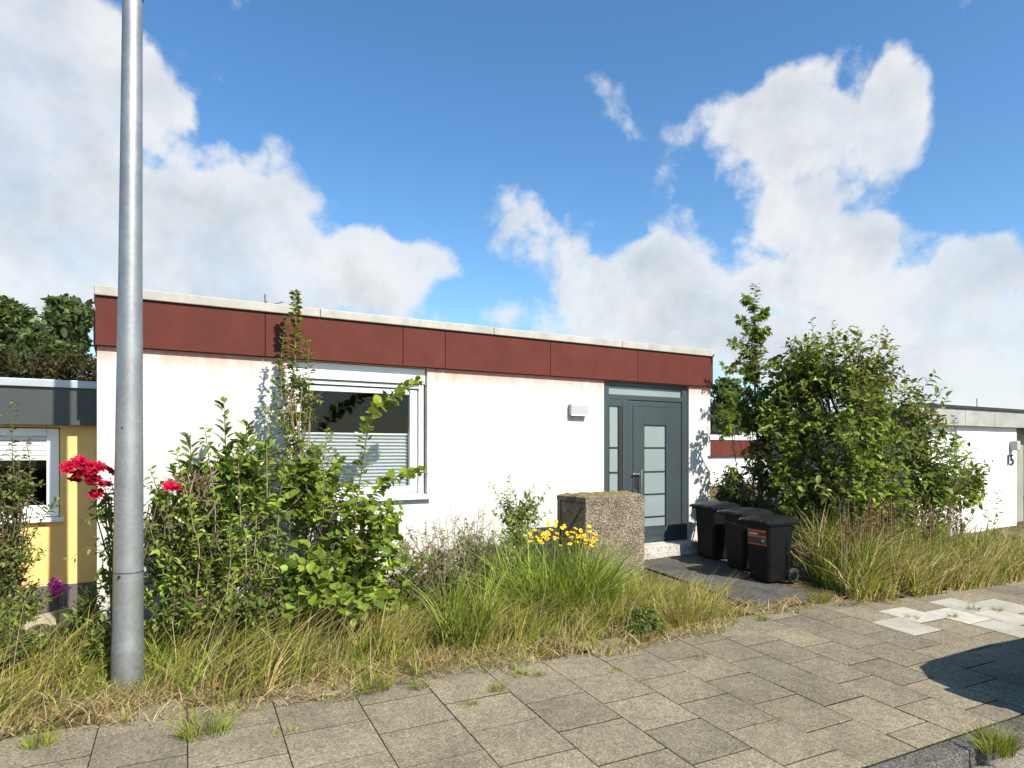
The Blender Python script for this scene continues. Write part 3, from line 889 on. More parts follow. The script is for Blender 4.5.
# ------------------------------------------------------------------ wheelie bins
def make_bin(label):
    """local frame: x = left-right of the front, -y = front, origin on the ground"""
    root = empty('wheelie_bin', (0, 0, 0), 0, label, 'wheelie bin', 'wheelie bins beside the front door')
    H, wt, wb_, dt, db = .80, .45, .37, .46, .37
    b = MB(); b.local = True
    lv = [(.03, 0.0), (.30, .3), (.66, .72), (.70, .82), (H, 1.0)]
    n = 0; rings = []
    for z, t in lv:
        w = wb_ + (wt - wb_) * z / H; d = db + (dt - db) * z / H
        yc = .01 * z
        c = .035
        rings.append([(-w / 2 + c, yc - d / 2, z), (w / 2 - c, yc - d / 2, z), (w / 2, yc - d / 2 + c, z), (w / 2, yc + d / 2 - c, z), (w / 2 - c, yc + d / 2, z), (-w / 2 + c, yc + d / 2, z), (-w / 2, yc + d / 2 - c, z), (-w / 2, yc - d / 2 + c, z)])
    vs = [q for r_ in rings for q in r_]; fs = [tuple(range(7, -1, -1)), tuple(range(32, 40))]
    for i in range(len(lv) - 1):
        for k_ in range(8): fs.append((i * 8 + k_, i * 8 + (k_ + 1) % 8, i * 8 + 8 + (k_ + 1) % 8, i * 8 + 8 + k_))
    b.add(vs, fs)
    bo = b.build('body', M['bin'], root, bevel=.01)
    rm = MB(); rm.local = True
    for z0, z1, e in ((.765, .80, .018),):
        rm.box(-wt / 2 - e, wt / 2 + e, -dt / 2 - e, -dt / 2 + .002, z0, z1); rm.box(-wt / 2 - e, wt / 2 + e, dt / 2 - .0, dt / 2 + e + .01, z0, z1)
        rm.box(-wt / 2 - e, -wt / 2 + .002, -dt / 2 + .002, dt / 2, z0, z1); rm.box(wt / 2 - .002, wt / 2 + e, -dt / 2 + .002, dt / 2, z0, z1)
    rm.build('rim', M['bin'], root, bevel=.006)
    ld = MB(); ld.local = True
    prof = [(-dt / 2 - .05, .800), (-dt / 2 - .055, .83), (-dt / 2 - .02, .846), (-.05, .868), (.14, .872), (dt / 2 - .02, .868), (dt / 2 + .05, .845), (dt / 2 + .05, .803)]
    xs_ = [(-wt / 2 - .028, -.018), (-wt / 2 + .02, .0), (0, .006), (wt / 2 - .02, 0.0), (wt / 2 + .028, -.018)]
    vs = [(x, y, max(.801, z + dz) if i not in (0, 7) else z) for x, dz in xs_ for i, (y, z) in enumerate(prof)]
    fs = []
    for a in range(4):
        for i in range(8): fs.append((a * 8 + i, a * 8 + (i + 1) % 8, a * 8 + 8 + (i + 1) % 8, a * 8 + 8 + i))
    fs += [tuple(range(8)), tuple(range(39, 31, -1))]
    ld.add(vs, [tuple(reversed(f)) for f in fs])
    lo = ld.build('lid', M['bin_lid'], root, bevel=.008)
    for sx in (-.12, .12):
        hb = MB(); hb.local = True; hb.box(sx - .05, sx + .05, -dt / 2 - .085, -dt / 2 - .05, .812, .83); hb.build('lid_grip', M['bin_lid'], lo, bevel=.006)
    h = MB(); h.local = True
    h.tube([(-wt / 2 + .05, dt / 2 + .01, .775), (-wt / 2 + .05, dt / 2 + .085, .815), (wt / 2 - .05, dt / 2 + .085, .815), (wt / 2 - .05, dt / 2 + .01, .775)], .015, 8)
    h.build('handle', M['bin'], root)
    for sx in (-1, 1):
        wv = MB(); wv.local = True; wv.cyl((sx * (wb_ / 2 + .02), db / 2 + .035, .095), (1, 0, 0), .095, .045, 26)
        wo2 = wv.build('wheel', M['rubber'], root, bevel=.012)
        rv = MB(); rv.local = True; rv.cyl((sx * (wb_ / 2 + .045), db / 2 + .035, .095), (1, 0, 0), .05, .006, 20); rv.build('hub', M['bin_lid'], wo2)
    ax = MB(); ax.local = True; ax.cyl((0, db / 2 + .035, .095), (1, 0, 0), .012, wb_ + .03, 10); ax.build('axle', M['steel'], root)
    return root


def copy_tree(o, parent=None):
    c = o.copy(); COL.objects.link(c); c.parent = parent
    if parent is not None: c.matrix_parent_inverse = o.matrix_parent_inverse.copy()
    for ch_ in list(o.children): copy_tree(ch_, c)
    return c


bins = []
proto_bin = make_bin('black wheelie bin with red striped sticker nearest the pavement')
bin_spec = [((769, 586), -96, None), ((744, 573), -97, 'middle black wheelie bin between the two others'), ((714, 562), -94, 'black wheelie bin furthest back against the door wall')]
binroots = []
for i, (px_, rz_, lab) in enumerate(bin_spec):
    o = proto_bin if i == 0 else copy_tree(proto_bin)
    if lab: o['label'] = lab
    c = gp(*px_)
    a = math.radians(rz_)
    # local front-right corner (x=+w/2, y=-d/2) sits on c
    lx, ly = .185, -.185
    o.location = (c[0] - (lx * math.cos(a) - ly * math.sin(a)), c[1] - (lx * math.sin(a) + ly * math.cos(a)), float(gz(c[0], c[1])) + .012)
    o.rotation_euler = (0, 0, a); o.scale = (.94, .94, .95)
    binroots.append(o)
st = binroots[0]
yf = -.2385


def sticker(nm, x0, x1, z0, z1, mat, dy=0.0):
    m_ = MB(); m_.local = True
    f = lambda z: -(.37 + .09 * z / .80) / 2 + .01 * z - .003 - dy
    m_.hexa([(x0, f(z0), z0), (x1, f(z0), z0), (x1, f(z0) + .002, z0), (x0, f(z0) + .002, z0), (x0, f(z1), z1), (x1, f(z1), z1), (x1, f(z1) + .002, z1), (x0, f(z1) + .002, z1)])
    return m_.build(nm, mat, st)


sk = sticker('sticker', -.16, .17, .50, .70, M['sticker_dark'])
sticker('sticker_stripe', -.16, .17, .672, .70, M['sticker_red'], .001)
sticker('sticker_stripe', -.16, .17, .60, .625, M['sticker_red'], .001)
sticker('sticker_stripe', -.16, .17, .50, .515, M['sticker_red'], .001)
sticker('sticker_patch', .08, .14, .54, .585, M['sticker_green'], .001)
sticker('sticker_patch', .1, .125, .55, .575, M['sticker_pale'], .002)
sticker('sticker_patch', -.14, .02, .635, .655, M['sticker_pale'], .001)

# ------------------------------------------------------------------ leaves and blades


OVATE = (np.array([(0, 0, 0), (.28, .40, .10), (.66, .38, .06), (1, 0, -.08), (.66, -.38, .06), (.28, -.40, .10), (.5, 0, -.01)]),
         [(0, 6, 2, 1), (6, 3, 2), (0, 5, 4, 6), (6, 4, 3)])
LANCE = (np.array([(0, 0, 0), (.25, .30, .08), (.6, .30, .02), (1, 0, -.14), (.6, -.30, .02), (.25, -.30, .08), (.5, 0, -.02)]),
         [(0, 6, 2, 1), (6, 3, 2), (0, 5, 4, 6), (6, 4, 3)])
ROUND = (np.array([(0, 0, 0), (.05, .35, .05), (.45, .52, .10), (.82, .30, .03), (1, 0, -.08), (.82, -.30, .03), (.45, -.52, .10), (.05, -.35, .05), (.45, 0, .0)]),
         [(0, 8, 2, 1), (8, 4, 3, 2), (0, 7, 6, 8), (8, 6, 5, 4)])
MAPLE = (np.array([(0, 0, 0), (.12, .50, -.05), (.30, .24, .03), (.72, .46, -.06), (.62, .17, .03), (1, 0, -.1), (.62, -.17, .03), (.72, -.46, -.06), (.30, -.24, .03), (.12, -.50, -.05), (.32, 0, .0)]),
         [(0, 10, 2, 1), (10, 4, 3, 2), (10, 6, 5, 4), (10, 8, 7, 6), (0, 9, 8, 10)])


def unit(a):
    return a / np.maximum(np.linalg.norm(a, axis=-1, keepdims=True), 1e-9)


def leaves_mesh(name, parts, mat, parent, local_rng):
    """parts: list of (pos, dir, nrm, L, wd, tint, template)"""
    Vs, Ls, Ss, Ts, Cs = [], [], [], [], []
    vo = 0; lo = 0
    for pos, d, nrm, L, wd, tint, (tv, tf) in parts:
        N = len(pos)
        if N == 0: continue
        d = unit(d); s = unit(np.cross(nrm, d)); u = np.cross(d, s)
        curl = local_rng.uniform(.5, 2.2, N)
        P = pos[:, None, :] + d[:, None, :] * (tv[None, :, 0:1] * L[:, None, None]) + s[:, None, :] * (tv[None, :, 1:2] * (L * wd)[:, None, None]) \
            + u[:, None, :] * (tv[None, :, 2:3] * (L * curl)[:, None, None])
        K = len(tv)
        Vs.append(P.reshape(-1, 3)); Cs.append(np.repeat(tint, K, axis=0))
        lp_ = np.concatenate([np.array(f) for f in tf]); tot = np.array([len(f) for f in tf]); stt = np.concatenate([[0], np.cumsum(tot)[:-1]])
        Ls.append((np.arange(N)[:, None] * K + lp_[None, :] + vo).ravel())
        Ss.append((np.arange(N)[:, None] * len(lp_) + stt[None, :] + lo).ravel()); Ts.append(np.tile(tot, N))
        vo += N * K; lo += N * len(lp_)
    if not Vs: return None
    return np_mesh(name, np.concatenate(Vs), np.concatenate(Ls), np.concatenate(Ss), np.concatenate(Ts), np.concatenate(Cs), mat, parent, smooth=True)


def pal(r_, n, cols, jit=.25, w=None):
    cols = np.array(cols)
    i = r_.choice(len(cols), n, p=w)
    return np.clip(cols[i] * r_.uniform(1 - jit, 1 + jit, (n, 1)) * r_.uniform(.92, 1.08, (n, 3)), 0, 1)


def along_twigs(r_, A, B, nl, L, wd, tint, tmpl, droop=.2, up=.6, spread=.9):
    """leaves spaced along straight twigs A->B; returns one leaf part"""
    T = len(A)
    ax = unit(B - A)
    t = (np.arange(nl)[None, :] + r_.uniform(.2, .8, (T, nl))) / nl
    pos = A[:, None, :] + (B - A)[:, None, :] * t[..., None]
    ref = np.where(np.abs(ax[:, 2:3]) > .9, np.array([[1.0, 0, 0]]), np.array([[0, 0, 1.0]]))
    e1 = unit(np.cross(ax, ref)); e2 = np.cross(ax, e1)
    ang = np.arange(nl)[None, :] * 2.4 + r_.uniform(0, 6.28, (T, 1)) + r_.normal(0, .3, (T, nl))
    rad = e1[:, None, :] * np.cos(ang)[..., None] + e2[:, None, :] * np.sin(ang)[..., None]
    d = rad * spread + ax[:, None, :] * (.5 + .6 * (t[..., None] > .85)) + np.array([0, 0, -droop]) + r_.normal(0, .15, (T, nl, 3))
    nrm = np.array([0, 0, up]) + ax[:, None, :] * .35 + r_.normal(0, .35, (T, nl, 3))
    N = T * nl
    LL = L * r_.uniform(.42, 1.25, N) * np.tile(np.where(np.arange(nl) >= nl - 1, .75, 1.0), T)
    tt = np.repeat(tint, nl, axis=0) * r_.uniform(.8, 1.2, (N, 1))
    return (pos.reshape(-1, 3), d.reshape(-1, 3), nrm.reshape(-1, 3), LL, np.full(N, wd) * r_.uniform(.85, 1.15, N), np.clip(tt, 0, 1), tmpl)


def bez(a, b, c, n=8):
    t = np.linspace(0, 1, n)[:, None]
    return a * (1 - t) ** 2 + 2 * b * t * (1 - t) + c * t ** 2


def shrub(name, label, cat, base, lobes, L, wd, cols, tmpl=OVATE, twig=.28, nl=8, mat='leaf', stem='bark', seed=1, stem_r=.018, up=.55, droop=.2,
          shoots=(), group=None, lobe_cols=None, upw=.5, w=None, fol='foliage', shell=.45, part_stem='stems'):
    """lobes: (centre, (rx, ry, rz), count of twigs)"""
    r_ = np.random.default_rng(seed)
    base = np.array(base, float)
    root = empty(name, base, 0, label, cat, group)
    sm = MB(); parts = []
    for li, (c, rad, cnt) in enumerate(lobes):
        c = np.array(c, float); rad = np.array(rad, float) * np.ones(3)
        b0 = base + np.array([r_.normal(0, .08), r_.normal(0, .06), -.05])
        mid = np.array([b0[0] + (c[0] - b0[0]) * .35, b0[1] + (c[1] - b0[1]) * .35, b0[2] + (c[2] - b0[2]) * .65])
        top = c + np.array([0, 0, rad[2] * .3])
        cl = bez(b0, mid, top, 9)
        sm.tube(cl, np.linspace(stem_r, stem_r * .35, 9), 6)
        q = r_.normal(0, 1, (cnt, 3)); q = unit(q) * (shell + (1 - shell) * r_.uniform(0, 1, (cnt, 1)) ** .6)
        # uneven outline: push in and out by noise
        jn = np.array([1 + .6 * mnoise.noise(Vector(tuple(v * 2.1 + seed))) for v in q])[:, None]
        B = c + q * rad * jn
        outw = unit(q / rad * rad.mean()) * .75 + np.array([0, 0, upw]) + r_.normal(0, .3, (cnt, 3))
        tl = twig * r_.uniform(.6, 1.35, cnt)[:, None]
        A = B - unit(outw) * tl
        # keep above ground
        gmin = gz(B[:, 0], B[:, 1]) + .03
        B[:, 2] = np.maximum(B[:, 2], gmin); A[:, 2] = np.maximum(A[:, 2], gmin)
        cc = (lobe_cols[li] if lobe_cols and lobe_cols[li] is not None else cols)
        tint = pal(r_, cnt, cc, .28, w if cc is cols else None)
        parts.append(along_twigs(r_, A, B, nl, L, wd, tint, tmpl, droop, up))
        for k_ in range(cnt):
            sm.tube([A[k_], B[k_]], [.004, .0018], 3, cap=False)
            if k_ % 3 == 0:
                j = int(r_.integers(3, 9)); s0 = cl[j]
                mm = (s0 + A[k_]) / 2 + np.array([0, 0, -.04])
                sm.tube([s0, mm, A[k_]], [.009, .006, .004], 4, cap=False)
    for spts, n_, Ls_, rr0 in shoots:
        spts = [np.array(p_, float) for p_ in spts]
        # smooth path
        dense = []
        for i in range(len(spts) - 1):
            p0 = spts[max(i - 1, 0)]; p1 = spts[i]; p2 = spts[i + 1]; p3 = spts[min(i + 2, len(spts) - 1)]
            for t in np.linspace(0, 1, 7, endpoint=False):
                dense.append(.5 * ((2 * p1) + (-p0 + p2) * t + (2 * p0 - 5 * p1 + 4 * p2 - p3) * t * t + (-p0 + 3 * p1 - 3 * p2 + p3) * t ** 3))
        dense.append(spts[-1]); dense = np.array(dense)
        sm.tube(dense, np.linspace(rr0, .002, len(dense)), 5)
        seg = np.linspace(0, len(dense) - 1.001, n_)
        ii = seg.astype(int); fr = (seg - ii)[:, None]
        pos = dense[ii] * (1 - fr) + dense[np.minimum(ii + 1, len(dense) - 1)] * fr
        ax = unit(dense[np.minimum(ii + 1, len(dense) - 1)] - dense[ii])
        side = unit(np.cross(ax, np.array([0, 0, 1.0]) + r_.normal(0, .2, (n_, 3))))
        e2 = np.cross(side, ax)
        ang = np.arange(n_) * 2.4 + r_.normal(0, .4, n_)
        radv = side * np.cos(ang)[:, None] + e2 * np.sin(ang)[:, None]
        d = radv * .9 + ax * .5 + np.array([0, 0, -droop]) + r_.normal(0, .15, (n_, 3))
        nrm = np.array([0, 0, .8]) + ax * .2 + r_.normal(0, .35, (n_, 3))
        taper = np.interp(np.linspace(0, 1, n_), [0, .15, .7, 1], [.8, 1, .95, .7])
        parts.append((pos + radv * .01, d, nrm, Ls_ * taper * r_.uniform(.7, 1.15, n_), np.full(n_, wd) * r_.uniform(.85, 1.15, n_), pal(r_, n_, cols, .25, w), tmpl))
    sm.build(part_stem, M[stem], root)
    leaves_mesh(fol, parts, M[mat], root, r_)
    return root


def blades(name, pos, h, lean, wd, tint, mat, parent=None, seed=0, bend=.5, segs=4):
    """grass blades: pos (N,3), h (N,), lean (N,2) horizontal tip offset as share of h, wd (N,), tint (N,3)"""
    r_ = np.random.default_rng(seed)
    N = len(pos)
    az = r_.uniform(0, 2 * np.pi, N)
    side = np.c_[np.cos(az), np.sin(az), np.zeros(N)]
    t = np.linspace(0, 1, segs + 1)
    V = np.zeros((N, segs + 1, 2, 3))
    dr = r_.uniform(.2, 1.0, N) * bend
    for i, k_ in enumerate(t):
        hx = lean * (h * (k_ ** 1.7))[:, None]
        ll = np.linalg.norm(lean, axis=1)
        z = h * (k_ - dr * np.minimum(ll, 1.2) * k_ ** 3 * .55)
        c = pos + np.c_[hx, z]
        w_ = wd * (1 - k_ ** 1.6 * .94) * .5
        V[:, i, 0] = c - side * w_[:, None]; V[:, i, 1] = c + side * w_[:, None]
    K = (segs + 1) * 2
    base = np.arange(N)[:, None] * K
    lp_ = []
    for i in range(segs): lp_ += [2 * i, 2 * i + 1, 2 * i + 3, 2 * i + 2]
    loops = (base + np.array(lp_)[None, :]).ravel()
    nf = N * segs
    col = np.repeat(tint, K, axis=0) * np.tile(np.repeat(np.linspace(1.0, 1.0, segs + 1), 2), N)[:, None]
    return np_mesh(name, V.reshape(-1, 3), loops, np.arange(nf) * 4, np.full(nf, 4), np.clip(col, 0, 1), mat, parent, smooth=True)


def onz(P):
    return np.c_[P[:, 0], P[:, 1], gz(P[:, 0], P[:, 1]) - .012]


FRESH = [(.15, .215, .025), (.20, .26, .035), (.10, .155, .02), (.25, .28, .055)]
DRYISH = [(.25, .235, .05), (.31, .26, .075), (.20, .22, .04), (.34, .27, .11)]
STRAW = [(.42, .32, .16), (.52, .42, .25), (.31, .22, .11), (.20, .125, .06)]


def fbm(P, s, o=0.0):
    return np.array([mnoise.fractal(Vector((p_[0] * s + o, p_[1] * s, o)), .9, 2, 3) for p_ in P])


def scatter_uv(n, u0, u1, v0f, v1f, r_):
    u = r_.uniform(u0, u1, n); a = v0f(u); b = v1f(u); v = a + (b - a) * r_.uniform(0, 1, n)
    return np.c_[U2[0] * u + V2[0] * v, U2[1] * u + V2[1] * v], u, v


# ---- verge grass between pavement and garden, left part (round the lamp post)
def verge(name, label, u0, u1, depth, n, hmax, seed, dry=.45, lean0=(.5, -.12)):
    r_ = np.random.default_rng(seed)
    P, u, v = scatter_uv(n, u0, u1, lambda u: pave_edge(u) - .05, lambda u: pave_edge(u) + depth, r_)
    nz = fbm(P, 1.8, seed)
    nz2 = fbm(P, 3.7, seed + 9)
    dist = (v - pave_edge(u)) / depth
    keep = (nz > -.22 + .35 * (dist < .22) + (.12 + .35 * (dist < .36) if u0 > .5 else 0)) & ~((P[:, 0] > 5.8) & (P[:, 0] < 7.1) & (P[:, 1] > 4.75))
    P, nz, nz2, dist, u, v = P[keep], nz[keep], nz2[keep], dist[keep], u[keep], v[keep]
    N = len(P)
    pq = np.hypot(P[:, 0] - (bp[0] - .1), P[:, 1] - (bp[1] - .22))
    h = np.clip((pq - .08) / .55, .18, 1) * hmax * np.clip(.35 + .55 * np.clip(dist * 2.2, 0, 1) + .5 * nz + .55 * nz2, .18, 1.45) * r_.uniform(.5, 1.15, N)
    la = r_.normal(0, .52, (N, 2)) + np.array(lean0) + np.c_[nz2 * .8, nz * .5]
    isdry = r_.uniform(0, 1, N) < np.clip(dry + nz2 * 1.5 + .25 * (dist < .2), .06, .97)
    tint = np.where(isdry[:, None], pal(r_, N, DRYISH), pal(r_, N, FRESH))
    st_ = r_.uniform(0, 1, N) < .10 + .25 * (dist < .15)
    tint = np.where(st_[:, None], pal(r_, N, STRAW), tint)
    wd_ = r_.uniform(.006, .017, N)
    bare = fbm(P, 1.25, seed + 31.0) > .12
    h = np.where(bare & (dist < .55), h * .35, h)
    # short matted dry layer, and a few tall seed stalks, over the whole strip
    n2_ = int(n * .75)
    Q, qu, qv = scatter_uv(n2_, u0, u1, lambda u: pave_edge(u) - .10 + .12 * np.sin(u * 5 + seed), lambda u: pave_edge(u) + depth * 1.05, r_)
    kq = ~((Q[:, 0] > 5.8) & (Q[:, 0] < 7.1) & (Q[:, 1] > 4.85)); Q = Q[kq]; m_ = len(Q)
    hq = r_.uniform(.04, .17, m_); lq = r_.normal(0, 1.0, (m_, 2)) + np.array([.5, 0])
    tq = np.where((r_.uniform(0, 1, m_) < .62 + .8 * fbm(Q, 1.1, seed + 5.0))[:, None], pal(r_, m_, STRAW + DRYISH[:2], .3), pal(r_, m_, FRESH + DRYISH))
    n3_ = int(n * .09)
    S, su, sv_ = scatter_uv(n3_, u0, u1, lambda u: pave_edge(u) + .1, lambda u: pave_edge(u) + depth, r_)
    S = S[~((S[:, 0] > 5.6) & (S[:, 0] < 7.2))]; k3 = len(S)
    hs_ = hmax * r_.uniform(.9, 1.7, k3) * np.clip((np.hypot(S[:, 0] - bp[0] + .1, S[:, 1] - bp[1] + .22) - .08) / .5, .2, 1); ls_ = r_.normal(0, .35, (k3, 2)) + np.array([.45, -.1])
    P = np.r_[P, Q, S]; h = np.r_[h, hq, hs_]; la = np.r_[la, lq, ls_]; wd_ = np.r_[wd_, r_.uniform(.004, .011, m_), r_.uniform(.003, .005, k3)]
    tint = np.r_[tint, tq, pal(r_, k3, DRYISH + STRAW[:2])]
    o = blades(name, onz(P), h, la, wd_, tint, M['grass'], None, seed)
    return tag(o, label, 'grass', kind='stuff')


verge('verge_grass', 'long yellow green grass round the foot of the lamp post', -4, .9, 1.05, 5200, .56, 11, .45)
verge('verge_grass', 'yellow green grass between the pavement and the dense shrubs', .9, 3.0, .95, 3300, .38, 12, .62)
verge('verge_grass', 'dry matted grass in front of the concrete bin housing', 3.0, 5.85, .95, 4200, .29, 13, .62)

# dead straw lying along the pavement edge
r_ = np.random.default_rng(21)
P, u, v = scatter_uv(7500, -3.5, 7.3, lambda u: pave_edge(u) - .12, lambda u: pave_edge(u) + .38, r_)
kp = fbm(P, 2.3, 4.0) > -.05
P = P[kp]; N = len(P)
az = r_.uniform(0, 6.28, N); le = r_.uniform(1.2, 3.5, N)[:, None] * np.c_[np.cos(az), np.sin(az)]
o = blades('dead_grass', onz(P) + np.array([0, 0, .02]), r_.uniform(.03, .085, N), le, r_.uniform(.004, .01, N), pal(r_, N, STRAW), M['grass'], None, 21)
tag(o, 'dead straw and leaf litter lying along the pavement edge', 'dead grass', kind='stuff')

# undergrowth over the garden soil
r_ = np.random.default_rng(22)
N = 3500
P = np.c_[r_.uniform(-.4, 5.6, N), r_.uniform(5.9, 7.4, N)]
o = blades('undergrowth', onz(P), r_.uniform(.08, .32, N), r_.normal(0, .5, (N, 2)), r_.uniform(.006, .014, N), pal(r_, N, FRESH + DRYISH), M['grass'], None, 22)
tag(o, 'low weeds and grass under the front garden shrubs', 'weeds', kind='stuff')

# ---- tall ornamental grass clump before the bin housing
def grass_clump(name, label, cat, c, rad, n, h0, seed, cols, lean=.75, wd=(.006, .012), w=None, group=None, dirbias=(0, 0), bend=.8):
    r_ = np.random.default_rng(seed)
    a = r_.uniform(0, 6.28, n); q = np.sqrt(r_.uniform(0, 1, n))
    off = np.c_[np.cos(a), np.sin(a)] * q[:, None]
    P = np.array(c)[None, :2] + off * np.array(rad)
    h = h0 * np.clip(r_.normal(.8, .22, n), .3, 1.2)
    la = off * lean * r_.uniform(.1, 1.3, (n, 1)) + r_.normal(0, .32, (n, 2)) + np.array(dirbias)
    o = blades(name, onz(P), h, la, r_.uniform(*wd, n), pal(r_, n, cols, .25, w), M['grass'], None, seed, bend)
    return tag(o, label, cat, group)


c = gp(560, 622)
grass_clump('ornamental_grass', 'tall fresh green grass clump in front of the bin housing', 'grass clump', (c[0] + .1, c[1] + .2), (.66, .36), 1150, .86, 31, FRESH + [(.26, .34, .07)], .7, (.009, .02), group=None)
c = gp(470, 648)
grass_clump('ornamental_grass', 'narrow upright green grass clump left of the tall one', 'grass clump', (c[0], c[1] + .1), (.24, .2), 300, .82, 32, FRESH + [(.34, .33, .1)], .45, (.008, .016), group=None)
c = gp(610, 628)
grass_clump('ornamental_grass', 'low arching grass clump at the foot of the bin housing', 'grass clump', (c[0] + .2, c[1] + .2), (.5, .3), 600, .50, 33, FRESH + DRYISH, .9, (.006, .013), group=None)
c = gp(715, 622)
grass_clump('ornamental_grass', 'straw coloured grass tussock beside the asphalt path', 'grass clump', (c[0] - .25, c[1] + .25), (.45, .3), 650, .40, 34, DRYISH + STRAW[:2] + FRESH[:1], 1.0, (.005, .012), group=None)

# ---- tall grass at the right between the bush and the pavement
def tall_patch(name, label, px0, px1, n, h0, seed, dry, dirb=(.1, 0), depth=1.3):
    r_ = np.random.default_rng(seed)
    a, b = gp(px0, 606), gp(px1, 598)
    ua, ub = U2 @ a[:2], U2 @ b[:2]
    P, u, v = scatter_uv(n, ua, ub, lambda u: pave_edge(u) - .02, lambda u: pave_edge(u) + depth, r_)
    kp = (P[:, 0] > 7.2 + .5 * (P[:, 1] - 4.6)) & (fbm(P, 2.5, seed + 3.0) > -.35)
    P, u, v = P[kp], u[kp], v[kp]
    nz = fbm(P, 1.3, seed); N = len(P)
    dist = (v - pave_edge(u)) / depth
    h = h0 * np.clip(.5 + .7 * dist + .5 * nz, .25, 1.3) * r_.choice([.35, .6, .85, 1.0, 1.15], N) * r_.uniform(.85, 1.1, N)
    la = r_.normal(0, 1, (N, 2)) * r_.choice([.15, .4, .9], N)[:, None] + np.array(dirb) + np.c_[nz * .35, -.25 * (1 - dist)]
    la = np.clip(la, -.9, 1.1)
    isd = r_.uniform(0, 1, N) < np.clip(dry + .45 * (dist < .3) + nz * .4, .05, .95)
    tint = np.where(isd[:, None], pal(r_, N, DRYISH + STRAW[:2], .35), pal(r_, N, FRESH + [(.30, .34, .08), (.36, .36, .1)], .4))
    o = blades(name, onz(P), h, la, r_.uniform(.008, .021, N), tint, M['grass'], None, seed, .7)
    return tag(o, label, 'grass', kind='stuff')


tall_patch('tall_grass', 'tall green and straw grass in front of the big bush', 818, 960, 4200, .78, 41, .28)
tall_patch('tall_grass', 'arching dry grass by the white wall at the right edge', 955, 1220, 5600, .68, 42, .36, (.25, -.05), 1.9)

# ------------------------------------------------------------------ shrubs of the front garden
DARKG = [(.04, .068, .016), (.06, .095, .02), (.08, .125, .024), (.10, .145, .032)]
MIDG = [(.10, .16, .022), (.14, .205, .03), (.185, .25, .036), (.075, .12, .02)]
LIGHTG = [(.20, .285, .034), (.255, .33, .045), (.16, .225, .03), (.12, .18, .028)]
OLIVE = [(.13, .155, .04), (.17, .18, .05), (.095, .115, .03), (.2, .19, .07)]


def lobe(px, py, Y, rx, ry, rd, n):
    c = at(px, py, Y); d = float(np.dot(c - EYE, FW)); k_ = d / FPX
    return (c, (rx * k_, rd, ry * k_), n)


# cherry laurel behind
B0 = (at(230, 600, 7.0)[0], 7.0); base = (B0[0], B0[1], float(gz(*B0)))
sh = []
for px, py, py0, Y in [(224, 402, 500, 6.95), (190, 436, 520, 6.9), (246, 424, 520, 7.0), (258, 452, 530, 6.85), (176, 470, 540, 6.8)]:
    sh.append(([at(px + 6, py0, Y), at(px + 2, (py + py0) / 2, Y), at(px, py, Y)], 40, .15, .012))
shrub('laurel_shrub', 'cherry laurel with upright glossy shoots against the white wall', 'shrub', base,
      [lobe(222, 490, 6.85, 50, 44, .3, 80), lobe(195, 530, 6.7, 45, 40, .3, 90), lobe(250, 470, 6.9, 34, 40, .25, 40)], .135, .40, MIDG + DARKG[2:], OVATE, .25, 8, 'leaf_glossy', 'bark', 51, shoots=sh, up=.5, droop=-.25)

# dense small leaved evergreen
B0 = at(205, 600, 6.45)[:2]; base = (B0[0], B0[1], float(gz(*B0)))
shrub('evergreen_shrub', 'dense dark small leaved shrub right of the lamp post', 'shrub', base,
      [lobe(165, 560, 6.35, 44, 60, .35, 84), lobe(215, 560, 6.4, 52, 66, .4, 96), lobe(262, 550, 6.5, 42, 72, .4, 76), lobe(200, 605, 6.15, 66, 28, .3, 130),
       lobe(270, 600, 6.2, 45, 30, .3, 90)],
      .082, .48, DARKG[2:] + OLIVE[:2] + MIDG + LIGHTG[:2], OVATE, .25, 7, 'leaf', 'bark', 52, upw=.4, shell=.25)

# dry twiggy rose tangle, reddish, behind the pole
B0 = at(165, 600, 6.6)[:2]; base = (B0[0], B0[1], float(gz(*B0)))
shrub('dry_bramble', 'half dead reddish brown bramble tangle beside the lamp post', 'shrub', base,
      [lobe(162, 520, 6.55, 26, 36, .2, 60), lobe(196, 480, 6.6, 24, 20, .2, 40)],
      .05, .5, [(.16, .10, .05), (.12, .06, .035), (.09, .10, .035), (.2, .13, .07)], OVATE, .3, 5, 'leaf', 'dry_stem', 53, stem_r=.006)

# hazel-like shrub with big round leaves and arching shoots
B0 = at(345, 620, 6.5)[:2]; base = (B0[0], B0[1], float(gz(*B0)))
sh = [([at(345, 560, 6.7), at(362, 470, 6.75), at(372, 415, 6.8), at(395, 395, 6.85), at(420, 380, 6.9)], 84, .112, .009),
      ([at(350, 540, 6.6), at(372, 495, 6.6), at(395, 478, 6.65), at(424, 471, 6.7)], 74, .11, .007),
      ([at(345, 600, 6.4), at(370, 575, 6.2), at(395, 565, 6.15), at(418, 562, 6.1)], 26, .11, .008),
      ([at(350, 610, 6.3), at(365, 605, 6.0), at(390, 598, 5.95), at(414, 608, 5.9)], 22, .12, .008),
      ([at(335, 600, 6.3), at(318, 590, 6.0), at(300, 600, 5.95), at(284, 612, 5.9)], 18, .12, .008),
      ([at(345, 590, 6.4), at(330, 560, 6.1), at(310, 562, 6.0), at(288, 570, 5.95)], 20, .115, .008)]
